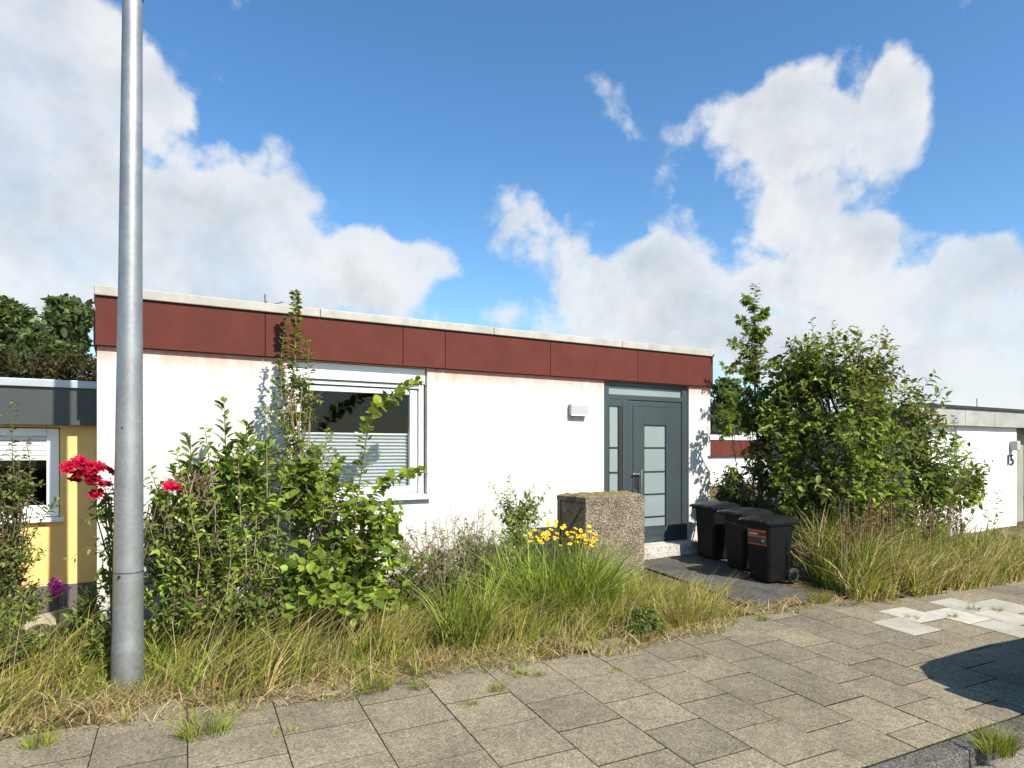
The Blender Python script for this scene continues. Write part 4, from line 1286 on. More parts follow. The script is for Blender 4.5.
shrub('hazel_shrub', 'bright green shrub with round leaves and arching shoots under the window', 'shrub', base,
      [lobe(330, 520, 6.65, 54, 50, .4, 50), lobe(362, 555, 6.4, 46, 45, .4, 52), lobe(310, 575, 6.2, 42, 36, .35, 46), lobe(365, 592, 6.15, 52, 26, .35, 70),
       lobe(305, 480, 6.8, 40, 44, .3, 60), lobe(380, 520, 6.6, 28, 26, .25, 34)],
      .11, .9, MIDG[:3] + LIGHTG, ROUND, .3, 6, 'leaf', 'bark', 54, shoots=sh, up=.9, upw=.45)

sh = []
jr = np.random.default_rng(14)
for px, py, sx, Y in [(150, 470, 170, 6.5), (176, 452, 190, 6.5), (205, 428, 212, 6.6), (240, 448, 236, 6.5), (270, 420, 262, 6.7), (148, 520, 165, 6.3), (286, 470, 272, 6.4), (262, 486, 250, 6.3), (190, 500, 196, 6.2), (232, 520, 226, 6.1),
                      (330, 430, 318, 6.7), (392, 520, 360, 6.4), (404, 545, 368, 6.3), (398, 500, 356, 6.6)]:
    sh.append(([at(sx, 600, Y), at(sx * .9 + px * .1 + 4, (py + 600) / 2, Y - .05), at(sx * .4 + px * .6, py + 22, Y - .1), at(px, py, Y - .15)], int(jr.integers(26, 44)), jr.uniform(.06, .1), .007))
B0 = at(240, 605, 6.4)[:2]; base = (B0[0], B0[1], float(gz(*B0)))
shrub('leggy_shrub', 'loose leggy yellow green shoots arching out of the dense garden shrubs', 'shrub', base,
      [lobe(240, 560, 6.2, 60, 30, .3, 30)], .08, .55, MIDG[1:3] + LIGHTG, OVATE, .25, 6, 'leaf', 'dry_stem', 93, shoots=sh, stem_r=.008)

# tall thin shoot in front of the window's left edge
B0 = at(300, 600, 7.1)[:2]; base = (B0[0], B0[1], float(gz(*B0)))
sh = [([at(300, 600, 7.1), at(297, 480, 7.12), at(294, 400, 7.15), at(296, 330, 7.15), at(295, 292, 7.15)], 420, .085, .009),
      ([at(300, 480, 7.1), at(285, 420, 7.05), at(281, 365, 7.05), at(287, 318, 7.05)], 170, .065, .005),
      ([at(298, 470, 7.12), at(306, 420, 7.05), at(309, 370, 7.05), at(307, 340, 7.05)], 150, .065, .005),
      ([at(297, 440, 7.1), at(278, 418, 6.95), at(263, 408, 6.9)], 60, .06, .005),
      ([at(297, 400, 7.1), at(312, 396, 6.95), at(322, 402, 6.9)], 24, .06, .005)]
shrub('climbing_shoot', 'tall thin leafy shoot rising past the window to the red fascia', 'shrub', base,
      [lobe(293, 395, 7.1, 26, 40, .15, 70), lobe(300, 452, 7.0, 42, 26, .2, 60), lobe(298, 495, 6.95, 50, 40, .25, 90)],
      .06, .6, MIDG + OLIVE + LIGHTG[:1], OVATE, .16, 6, 'leaf', 'dry_stem', 55, shoots=sh, stem_r=.005)

# airy shrub in the middle against the wall
B0 = at(455, 610, 6.9)[:2]; base = (B0[0], B0[1], float(gz(*B0)))
sh = []
jr = np.random.default_rng(5)
for i in range(26):
    px = jr.uniform(395, 500); top = jr.uniform(488, 545) + abs(px - 455) * .35
    Y = jr.uniform(6.6, 7.3)
    sh.append(([at(455 + (px - 455) * .35, 600, Y), at(455 + (px - 455) * .75, (top + 600) / 2, Y), at(px + jr.normal(0, 5), top, Y)], 34, .045, .004))
shrub('airy_shrub', 'thin airy grey green shrub against the white wall', 'shrub', base,
      [lobe(430, 555, 6.85, 46, 36, .25, 130), lobe(470, 545, 6.9, 34, 38, .25, 110), lobe(400, 550, 6.8, 26, 30, .2, 60)], .048, .42, OLIVE + MIDG + LIGHTG[:1], LANCE, .22, 7, 'leaf', 'dry_stem', 56, shoots=sh, stem_r=.008)

# low cotoneaster, reddish
B0 = at(455, 615, 6.5)[:2]; base = (B0[0], B0[1], float(gz(*B0)))
shrub('cotoneaster', 'low spreading brownish shrub left of the yellow flowers', 'shrub', base,
      [lobe(440, 580, 6.3, 58, 32, .35, 240), lobe(495, 562, 6.5, 45, 30, .35, 200), lobe(405, 598, 6.15, 48, 28, .3, 150)],
      .046, .55, DARKG + [(.13, .08, .04), (.10, .09, .03)] + OLIVE[:2], OVATE, .2, 7, 'leaf', 'bark', 57, stem_r=.008)

# rose shrub beside the bin housing
B0 = at(520, 590, 6.9)[:2]; base = (B0[0], B0[1], float(gz(*B0)))
sh = [([at(522, 560, 6.9), at(518, 510, 6.9), at(508, 476, 6.9)], 18, .06, .006), ([at(522, 560, 6.9), at(535, 510, 6.9), at(549, 486, 6.9)], 18, .06, .006),
      ([at(520, 560, 6.9), at(502, 505, 6.9), at(489, 482, 6.9)], 18, .06, .006), ([at(524, 550, 6.9), at(540, 520, 6.9), at(552, 512, 6.9)], 14, .055, .006)]
shrub('rose_shrub', 'pale green rose shrub rising against the wall left of the bin housing', 'shrub', base,
      [lobe(520, 508, 6.9, 27, 26, .22, 85), lobe(515, 540, 6.85, 30, 26, .22, 70)], .062, .65, LIGHTG + MIDG, OVATE, .2, 6, 'leaf', 'green_stem', 58, shoots=sh, stem_r=.009)


# flowers -----------------------------------------------------------------
def flower_heads(name, centers, size, cols, parent, seed, petals=12, layers=1, cup=.2, center_col=None, face=(0, -.5, .8)):
    r_ = np.random.default_rng(seed); parts = []
    for c in centers:
        n0 = unit(np.array(face) + r_.normal(0, .3, 3))
        e1 = unit(np.cross(n0, [0.3, .1, 1.0])); e2 = np.cross(n0, e1)
        for l in range(layers):
            np__ = max(5, petals - l * 2); s = size * (1 - .22 * l)
            a = np.arange(np__) * 2 * np.pi / np__ + l * .4 + r_.normal(0, .08, np__)
            d = e1 * np.cos(a)[:, None] + e2 * np.sin(a)[:, None] + n0 * (cup + .45 * l)
            parts.append((np.repeat(c[None, :], np__, 0) + d * s * .08, d, np.repeat(n0[None, :], np__, 0) - d * .2, np.full(np__, s) * r_.uniform(.85, 1.1, np__), np.full(np__, .62), pal(r_, np__, cols, .15), ROUND))
        if center_col is not None:
            a = r_.uniform(0, 6.28, 10)
            d = n0 + (e1 * np.cos(a)[:, None] + e2 * np.sin(a)[:, None]) * .8
            parts.append((np.repeat(c[None, :], 10, 0), d, np.repeat(e1[None, :], 10, 0), np.full(10, size * .4), np.full(10, .9), pal(r_, 10, [center_col], .2), ROUND))
    return leaves_mesh(name, parts, M['petal'], parent, r_)


# rudbeckia
r_ = np.random.default_rng(61)
cb = at(560, 590, 6.35); cb = (cb[0], cb[1], float(gz(cb[0], cb[1])))
rud = empty('yellow_coneflower', cb, 0, 'clump of yellow daisy flowers above the tall green grass', 'flowers')
heads = []
for i in range(66):
    if i < 66: px, py = r_.uniform(530, 596), r_.normal(536, 5.5)
    elif i < 74: px, py = r_.uniform(512, 532), r_.uniform(536, 548)
    else: px, py = r_.uniform(598, 612), r_.uniform(534, 542)
    heads.append(at(px, py, r_.uniform(6.05, 6.38)))
sm = MB(); lparts = []
for h_ in heads:
    b_ = np.array([h_[0] + r_.normal(0, .06), h_[1] + r_.normal(0, .04), float(gz(h_[0], h_[1]))])
    sm.tube(bez(b_, (b_ + h_) / 2 + np.array([0, 0, .1]), h_, 5), [.003] * 5, 4, cap=False)
    t = r_.uniform(.2, .8, 5)
    pos = b_ + (h_ - b_) * t[:, None]
    lparts.append((pos, np.c_[r_.normal(0, 1, (5, 2)), r_.uniform(.2, .7, 5)], np.tile([0, 0, 1.0], (5, 1)) + r_.normal(0, .3, (5, 3)), r_.uniform(.05, .09, 5), np.full(5, .3), pal(r_, 5, MIDG), LANCE))
sm.build('stems', M['green_stem'], rud); leaves_mesh('foliage', lparts, M['leaf'], rud, r_)
flower_heads('blossoms', heads, .027, [(.9, .60, .03), (.95, .66, .05), (.85, .5, .02)], rud, 62, 11, 1, -.1, (.10, .04, .015))

# red rose by the lamp post
rb = at(112, 615, 6.25); rb = (rb[0], rb[1], float(gz(rb[0], rb[1])))
sh = [([at(116, 610, 6.25), at(112, 540, 6.2), at(104, 500, 6.15), at(90, 478, 6.1)], 18, .07, .007),
      ([at(116, 610, 6.25), at(108, 560, 6.2), at(88, 548, 6.15), at(70, 560, 6.1)], 12, .06, .005),
      ([at(118, 610, 6.25), at(120, 540, 6.3), at(150, 500, 6.3), at(170, 488, 6.3)], 16, .07, .006),
      ([at(118, 560, 6.25), at(100, 520, 6.2), at(82, 522, 6.1)], 10, .06, .005)]
rose = shrub('red_rose', 'climbing rose with crimson flower cluster beside the lamp post', 'rose', rb,
             [lobe(108, 505, 6.2, 14, 28, .12, 20), lobe(112, 560, 6.25, 22, 34, .15, 34), lobe(158, 492, 6.3, 12, 14, .1, 12)], .062, .7, MIDG, OVATE, .16, 5, 'leaf', 'green_stem', 63, shoots=sh, stem_r=.007)
jr = np.random.default_rng(8)
cl = [at(82 + jr.normal(0, 8), 476 + jr.normal(0, 6), 6.05 + jr.normal(0, .05)) for _ in range(10)] + [at(98 + jr.normal(0, 4), 489 + jr.normal(0, 4), 6.05) for _ in range(4)] + \
     [at(92 + jr.normal(0, 6), 470 + jr.normal(0, 3), 6.05) for _ in range(4)] + [at(109, 472, 6.05)] + [at(172 + jr.normal(0, 3), 487 + jr.normal(0, 2), 6.25) for _ in range(2)]
flower_heads('blossoms', cl, .062, [(.38, .004, .035), (.28, .003, .022), (.48, .010, .06)], rose, 64, 9, 3, .3)

# phlox
pb = at(58, 605, 7.3); pb = (pb[0], pb[1], float(gz(pb[0], pb[1])))
ph = empty('magenta_phlox', pb, 0, 'small magenta flower cluster before the yellow wall', 'flowers')
jr = np.random.default_rng(9)
hd = [at(57 + jr.normal(0, 4.5), 588 + jr.normal(0, 4), 7.2 + jr.normal(0, .03)) for _ in range(30)]
flower_heads('blossoms', hd, .032, [(.6, .035, .36), (.7, .08, .46)], ph, 65, 5, 1, .1)
sm = MB()
for h_ in hd[::5]: sm.tube([(pb[0], pb[1], pb[2]), tuple(h_)], .004, 4)
sm.build('stems', M['green_stem'], ph)
pb2 = at(93, 586, 7.0); pb2 = (pb2[0], pb2[1], float(gz(pb2[0], pb2[1])))
r2 = np.random.default_rng(66)
shrub('garden_weed', 'leafy green weed in the shade between lamp post and yellow wall', 'plant', (pb2[0], pb2[1], pb2[2]), [lobe(88, 610, 6.6, 22, 24, .2, 70), lobe(100, 640, 6.1, 18, 26, .15, 50)], .06, .5, DARKG + MIDG, OVATE, .15, 6, 'leaf', 'green_stem', 66, stem_r=.006)

# shrub at the left edge
B0 = at(10, 600, 7.3)[:2]; base = (B0[0], B0[1], float(gz(*B0)))
sh = [([at(15, 560, 7.3), at(14, 480, 7.3), at(12, 440, 7.3), at(14, 402, 7.3)], 80, .055, .006), ([at(20, 560, 7.3), at(30, 480, 7.3), at(26, 440, 7.3)], 72, .055, .006),
      ([at(20, 560, 7.3), at(42, 520, 7.2), at(58, 500, 7.2)], 60, .055, .006), ([at(5, 540, 7.3), at(-5, 460, 7.3), at(-2, 410, 7.3)], 72, .055, .006)]
shrub('slender_shrub', 'loose small leaved shrub before the neighbour window at the left edge', 'shrub', base,
      [lobe(5, 560, 7.2, 30, 45, .3, 260), lobe(15, 490, 7.3, 22, 36, .25, 90), lobe(-30, 520, 7.2, 36, 60, .3, 200), lobe(12, 600, 7.0, 34, 20, .3, 150)],
      .052, .5, DARKG[1:] + OLIVE + MIDG, OVATE, .2, 7, 'leaf', 'bark', 67, shoots=sh, stem_r=.01)
r2 = np.random.default_rng(68)
B0 = at(15, 625, 6.7)[:2]; base = (B0[0], B0[1], float(gz(*B0)))
shrub('leafy_groundcover', 'low broad leaved plants at the left edge below the slender shrub', 'plant', base,
      [lobe(5, 615, 6.6, 30, 14, .3, 60), lobe(30, 640, 6.4, 30, 10, .25, 40)], .07, .45, DARKG + MIDG, OVATE, .14, 6, 'leaf', 'green_stem', 68, stem_r=.005)

# ------------------------------------------------------------------ big bush and maple sapling at the right
B0 = at(872, 545, 5.95)[:2]; base = (B0[0], B0[1], float(gz(*B0)))
sh = []
jr = np.random.default_rng(77)
for px, py, Y in [(812, 318, 6.4), (790, 340, 6.6), (848, 328, 6.2), (872, 336, 5.8), (893, 348, 5.8), (905, 372, 5.8), (925, 395, 5.7), (944, 440, 5.6), (962, 452, 5.5), (985, 462, 5.45), (1000, 486, 5.4), (990, 500, 5.4), (955, 415, 5.6), (775, 360, 6.9), (832, 322, 6.3)]:
    sh.append(([at(px * .75 + 872 * .25, py + 80, Y), at(px * .95 + 872 * .05, py + 38, Y), at(px, py, Y)], 34, .10, .008))
AUT = [(.16, .12, .04), (.2, .12, .05), (.13, .14, .04)]
bush = shrub('large_bush', 'large rounded green bush behind the tall grass at the right', 'bush', base,
             [lobe(815, 368, 6.45, 44, 42, .5, 156), lobe(862, 372, 5.85, 52, 42, .5, 172), lobe(800, 430, 6.45, 50, 52, .55, 179), lobe(862, 435, 5.7, 66, 58, .6, 257), lobe(918, 425, 5.7, 40, 48, .45, 133),
              lobe(936, 480, 5.5, 46, 42, .5, 156), lobe(870, 495, 5.5, 66, 42, .55, 203), lobe(815, 490, 6.2, 52, 44, .5, 156), lobe(972, 480, 5.4, 26, 30, .3, 55), lobe(785, 470, 6.8, 26, 54, .4, 70), lobe(798, 375, 6.7, 34, 34, .4, 110), lobe(776, 405, 6.9, 26, 34, .4, 70)],
             .118, .6, MIDG + DARKG[3:] + LIGHTG + OLIVE[:2], OVATE, .34, 7, 'leaf', 'bark', 71, shoots=sh, stem_r=.03, shell=.3,
             lobe_cols=[None, MIDG + OLIVE + AUT, None, None, MIDG + AUT[:1] + OLIVE[:2], None, None, None, None, None, None, None])

B0 = at(757, 545, 7.2)[:2]; base = (B0[0], B0[1], float(gz(*B0)))
Ym = 7.32
sh = [([at(760, 540, Ym), at(757, 440, Ym), at(754, 370, Ym), at(755, 320, Ym), at(755, 284, Ym)], 110, .13, .018)]
for py, dx, dy in [(380, -32, -14), (372, 24, -12), (356, -26, -14), (345, 14, -14), (335, -16, -16), (322, 12, -10), (310, -11, -12), (400, -34, -8), (395, 30, -10), (420, -36, -6)]:
    sh.append(([at(755, py, Ym), at(755 + dx * .5, py + dy * .7, Ym - .05), at(755 + dx, py + dy, Ym - .1)], 34, .13, .005))
shrub('maple_sapling', 'slim maple sapling standing taller than the bush beside the bins', 'tree', base,
      [lobe(752, 410, Ym, 34, 28, .3, 80), lobe(728, 425, 7.05, 15, 20, .2, 12), lobe(736, 475, 7.0, 14, 16, .2, 14), lobe(770, 460, Ym - .1, 34, 42, .35, 90), lobe(752, 350, Ym, 18, 40, .2, 44)],
      .13, .9, DARKG[1:] + MIDG, MAPLE, .22, 5, 'leaf', 'bark', 72, shoots=sh, stem_r=.012, fol='crown', part_stem='trunk', up=.8, droop=.35)
# dark evergreen behind bins
B0 = at(737, 545, 7.9)[:2]; base = (B0[0], B0[1], float(gz(*B0)))
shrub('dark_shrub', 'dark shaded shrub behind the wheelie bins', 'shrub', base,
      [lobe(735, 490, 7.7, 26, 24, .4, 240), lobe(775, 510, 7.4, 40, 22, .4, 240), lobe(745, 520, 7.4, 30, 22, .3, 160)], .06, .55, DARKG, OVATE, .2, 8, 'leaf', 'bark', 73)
# dry reddish plants between the bins and the tall grass
B0 = at(815, 585, 5.6)[:2]; base = (B0[0], B0[1], float(gz(*B0)))
shrub('dry_weed', 'dry brown weeds beside the bin with the sticker', 'plant', base,
      [lobe(808, 560, 5.55, 20, 26, .22, 110), lobe(822, 535, 5.6, 18, 24, .2, 60)], .04, .4, [(.2, .13, .07), (.26, .18, .1), (.12, .12, .04), (.15, .07, .04)], LANCE, .2, 6, 'leaf', 'dry_stem', 74, stem_r=.005)

B0 = gp(655, 640); base = (B0[0], B0[1], float(gz(B0[0], B0[1])))
shrub('broad_weed', 'dark green leafy weed in the dry grass in front of the bin housing', 'plant', base,
      [((B0[0], B0[1] + .12, base[2] + .13), (.2, .15, .1), 60), ((B0[0] + .12, B0[1] + .3, base[2] + .16), (.18, .15, .1), 40)], .05, .5, DARKG[1:] + MIDG[:2], OVATE, .1, 6, 'leaf', 'green_stem', 91, stem_r=.004)
B0 = gp(262, 655); base = (B0[0], B0[1], float(gz(B0[0], B0[1])))
shrub('broad_weed', 'low broad leaved weed in the verge grass below the dense shrub', 'plant', base,
      [((B0[0], B0[1] + .1, base[2] + .14), (.25, .15, .1), 50)], .055, .55, MIDG, OVATE, .1, 6, 'leaf', 'green_stem', 92, stem_r=.004)

# brown dock stalks
r_ = np.random.default_rng(75)
ds = at(895, 560, 5.25); ds = (ds[0], ds[1], float(gz(ds[0], ds[1])))
dk = empty('dock_plant', ds, 0, 'rust brown seed stalks standing in the tall grass', 'plant')
sm = MB(); parts = []
for i in range(90):
    px = r_.uniform(828, 962) if i > 22 else r_.uniform(860, 905); Y = r_.uniform(4.75, 5.3); py = r_.uniform(494, 528)
    tp_ = at(px, py, Y); b_ = np.array([tp_[0] + r_.normal(0, .06), tp_[1], float(gz(tp_[0], tp_[1]))])
    sm.tube([b_, (b_ + tp_) / 2 + r_.normal(0, .015, 3), tp_], [.005, .004, .002], 4, cap=False)
    t = r_.uniform(.62, 1, 34); pos = b_ + (tp_ - b_) * t[:, None]
    parts.append((pos, np.c_[r_.normal(0, 1, (34, 2)), r_.uniform(0, 1, 34)], r_.normal(0, 1, (34, 3)), r_.uniform(.016, .032, 34), np.full(34, .8), pal(r_, 34, [(.13, .045, .022), (.19, .085, .04), (.10, .05, .03)]), OVATE))
_st = sm.build('stalks', M['dry_stem'], dk); _st['kind'] = 'stuff'; leaves_mesh('seed_heads', parts, M['leaf'], dk, r_)


# ------------------------------------------------------------------ background trees
def bg_tree(label, px, py_top, d, wpx, hpx, cols, seed, n=260, L=.32, group='trees behind the neighbour roof', cat='tree', name='broadleaf_tree'):
    c = atd(px, py_top, d); k_ = d / FPX
    gzv = float(gz(c[0], c[1])) if d < 30 else .8
    H = c[2]
    r2 = np.random.default_rng(seed)
    lobes = []
    for i in range(11):
        t = r2.uniform(.15, .95)
        lw = wpx * k_ * (.34 if t > .7 else .4)
        off = r2.normal(0, .55, 2) * wpx * k_ * .5 * (1.05 - t * .75)
        ctr = (c[0] + off[0], c[1] + off[1], H - hpx * k_ * (1 - t) * .9 - lw * .7)
        lobes.append((ctr, (lw * .75, lw * .75, lw * .7), n // 6))
    return shrub(name, label, cat, (c[0], c[1], gzv), lobes, L, .7, cols, OVATE, .8, 9, 'leaf', 'bark', seed, stem_r=.14, group=group, fol='crown', part_stem='trunk')


TREEC = [(.075, .115, .045), (.10, .145, .05), (.12, .165, .06), (.065, .095, .04)]
bg_tree('tall leafy tree cut by the left edge behind the neighbour roof', 8, 287, 26, 50, 70, TREEC, 81, 330)
bg_tree('rounded leafy tree just left of the red fascia corner', 68, 292, 24, 52, 66, TREEC, 82, 380)
bg_tree('lower tree between the two taller ones behind the neighbour roof', 38, 322, 22, 40, 40, TREEC, 83, 240)
bg_tree('leafy tree beyond the left edge behind the neighbour roof', -45, 300, 24, 60, 70, TREEC, 84, 200)
bg_tree('dark tree behind the sapling beyond the house corner', 728, 374, 26, 36, 40, TREEC[:1] + TREEC[3:], 85, 200, group=None)
# dark hedge under the trees
hc = atd(48, 400, 18)
r_ = np.random.default_rng(86)
lob = []
for i in range(7):
    px = -40 + i * 24
    lob.append((atd(px, 372, 17.5), (.75, .8, .75), 100)); lob.append((atd(px, 400, 17.5), (.75, .8, .9), 60))
shrub('dark_hedge', 'dark brownish hedge behind the neighbour flat roof', 'hedge', (hc[0], hc[1], .9), lob, .13, .6, [(.03, .035, .012), (.045, .05, .016), (.06, .05, .02), (.05, .035, .015)], OVATE, .35, 9, 'leaf', 'bark', 87, stem_r=.05)

# ------------------------------------------------------------------ grass tufts in paving joints
tufts = [((375, 690), .17, 130, 'bushy grass tuft on the pavement edge right of the lamp post'), ((205, 735), .2, 160, 'largest grass tuft spilling over the pavement at the lower left'), ((420, 688), .10, 60, 'small grass tuft in the joint beside the bushy one'),
         ((468, 705), .05, 60, 'tiny weed in the slab joint left of centre'), ((498, 690), .09, 60, 'thin grass tuft at a slab corner below the narrow clump'), ((520, 675), .08, 50, 'short grass tuft at the pavement edge below the ornamental grass'),
         ((537, 676), .08, 40, 'grass tuft beside another at the pavement edge'), ((618, 671), .05, 40, 'flat moss green tuft on a slab joint'), ((700, 658), .05, 60, 'flat green tuft across the slabs before the path'),
         ((772, 721), .05, 30, 'lone tiny tuft in the middle of the pavement'), ((282, 733), .06, 30, 'tiny tuft in the joint at lower left'), ((1000, 762), .17, 260, 'bright green grass tuft growing at the kerb'),
         ((762, 620), .08, 70, 'grass tuft at the mouth of the asphalt path'), ((912, 618), .06, 40, 'small weed left among the pale slabs'), ((952, 617), .07, 40, 'small weed between two pale slabs'), ((973, 610), .09, 40, 'taller weed behind the pale slabs'),
         ((998, 611), .07, 40, 'weed at the right end of the pale slabs'), ((40, 745), .12, 110, 'grass tuft at the lower left corner of the picture'), ((820, 602), .16, 150, 'pale grass tuft at the corner of the tall grass')]
for i, (pp, hh, nn, lab) in enumerate(tufts):
    c = gp(*pp)
    if pp == (1000, 762): c = np.array([*uvp(4.62, 2.44)]); 
    rr = hh * (.75 if hh > .06 else 1.4)
    grass_clump('grass_tuft', lab, 'grass tuft', (c[0], c[1]), (rr, rr * .7), int(nn * 1.3), hh * 1.1, 200 + i, FRESH + DRYISH[:2], .8, (.003, .007))
    o = COL.objects[-1]
    if pp == (1000, 762): o.location.z -= .03

# small litter stones
# ------------------------------------------------------------------ parked car (outside the frame at the right, casts the shadow on the pavement)
def car():
    c0 = np.array([7.62, 1.08]); rz = -TH
    root = empty('parked_car', (c0[0], c0[1], float(gz(*c0)) - .125), rz, 'dark parked hatchback by the kerb whose shadow falls on the pavement', 'car')
    Hh = [(-2.02, .30, .50, .80), (-2.05, .55, .95, .84), (-1.95, .95, 1.0, .84)]
    # side profile (x, z), rear at -x, front at +x
    prof = [(-2.0, .25), (-2.06, .50), (-2.03, .78), (-1.93, 1.02), (-1.62, 1.42), (-1.35, 1.50), (-.5, 1.55), (.25, 1.50), (.95, 1.05), (1.75, .90), (2.03, .70), (2.06, .45), (2.0, .25)]
    b = MB(); b.local = True
    ws_ = [.80, .84, .86, .83, .62, .60, .60, .60, .78, .80, .74, .80, .80]
    vs = [(x, s * w, z) for (x, z), w in zip(prof, ws_) for s in (-1, 1)]
    fs = [(2 * i, 2 * i + 1, 2 * i + 3, 2 * i + 2) for i in range(len(prof) - 1)] + [(24, 25, 1, 0)]
    b.add(vs, fs)
    # sides as fans from a low line
    n = len(prof)
    b.f.append(tuple(2 * i for i in range(n))); b.f.append(tuple(2 * i + 1 for i in range(n - 1, -1, -1)))
    b.build('body', M['carpaint'], root, bevel=.05, seg=3)
    for s in (-1, 1):
        w = MB(); w.local = True
        w.add([(-1.5, s * .705, 1.08), (.8, s * .765, 1.06), (.2, s * .625, 1.43), (-1.3, s * .63, 1.43)], [(0, 1, 2, 3)]); w.build('side_window', M['carglass'], root)
        for x in (-1.28, 1.3):
            w = MB(); w.local = True; w.cyl((x, s * .76, .31), (0, 1, 0), .31, .2, 28); wo3 = w.build('wheel', M['rubber'], root, bevel=.03)
            w = MB(); w.local = True; w.cyl((x, s * .865, .31), (0, 1, 0), .2, .01, 20); w.build('rim', M['steel'], wo3)
        w = MB(); w.local = True; w.box(-2.07, -1.98, s * .62 - .12, s * .62 + .12, .72, .92); w.build('tail_light', M['sticker_red'], root, bevel=.02)
        w = MB(); w.local = True; w.box(1.9, 2.0, s * .6 - .14, s * .6 + .14, .66, .8); w.build('headlight', M['sticker_pale'], root, bevel=.02)
    w = MB(); w.local = True; w.add([(-1.905, -.66, 1.06), (-1.905, .66, 1.06), (-1.66, .56, 1.40), (-1.66, -.56, 1.40)], [(0, 1, 2, 3)]); w.build('rear_window', M['carglass'], root)
    w = MB(); w.local = True; w.add([(.90, -.64, 1.10), (.90, .64, 1.10), (.32, .54, 1.47), (.32, -.54, 1.47)], [(0, 1, 2, 3)]); w.build('windscreen', M['carglass'], root)
    w = MB(); w.local = True; w.box(-2.065, -2.0, -.75, .75, .36, .55); w.build('bumper', M['bin'], root, bevel=.03)
    return root


car()

# ------------------------------------------------------------------ sky and light
SUN = Vector((-.25, 1.0, -.95)).normalized()      # direction the light travels
elev = math.asin(-SUN.z)
azim = math.atan2(-SUN.x, -SUN.y)
sl = bpy.data.lights.new('sun', 'SUN'); sl.energy = 5.0; sl.angle = math.radians(.55); sl.color = (1.0, .93, .81)
so = bpy.data.objects.new('sun', sl); link(so); so.rotation_euler = SUN.to_track_quat('-Z', 'Y').to_euler(); so.location = (3, -10, 12)

world = bpy.data.worlds.new('World'); scene.world = world; world.use_nodes = True
nt = world.node_tree
for n_ in list(nt.nodes): nt.nodes.remove(n_)
out = nt.nodes.new('ShaderNodeOutputWorld')
sky = nt.nodes.new('ShaderNodeTexSky'); sky.sky_type = 'NISHITA'; sky.sun_disc = False
sky.sun_elevation = elev; sky.sun_rotation = azim % (2 * math.pi); sky.altitude = 100; sky.air_density = 1.0; sky.dust_density = .6; sky.ozone_density = 2.0
bg = nt.nodes.new('ShaderNodeBackground'); bg.inputs['Strength'].default_value = .112
hs = nt.nodes.new('ShaderNodeHueSaturation'); hs.inputs['Saturation'].default_value = 1.22; hs.inputs['Value'].default_value = 1.0
nt.links.new(sky.outputs[0], hs.inputs['Color']); smx = mixc(nt, hs.outputs[0], (.94, 1.0, 1.0), 1.0, 'MULTIPLY'); nt.links.new(smx, bg.inputs['Color'])
tc = nt.nodes.new('ShaderNodeTexCoord')


def mth(op, a, b=None, c=None, clamp=False):
    n_ = nt.nodes.new('ShaderNodeMath'); n_.operation = op; n_.use_clamp = clamp
    for i, s in enumerate((a, b, c)):
        if s is None: continue
        if isinstance(s, (int, float)): n_.inputs[i].default_value = s
        else: nt.links.new(s, n_.inputs[i])
    return n_.outputs[0]


def vdot(vec, k_):
    n_ = nt.nodes.new('ShaderNodeVectorMath'); n_.operation = 'DOT_PRODUCT'; n_.inputs[1].default_value = tuple(k_)
    nt.links.new(vec, n_.inputs[0]); return n_.outputs['Value']


def noise_w(vec, scale, detail, rough, lac=2.0, dist=0.0):
    n_ = nt.nodes.new('ShaderNodeTexNoise'); n_.inputs['Scale'].default_value = scale; n_.inputs['Detail'].default_value = detail
    n_.inputs['Roughness'].default_value = rough; n_.inputs['Distortion'].default_value = dist; nt.links.new(vec, n_.inputs['Vector']); return n_


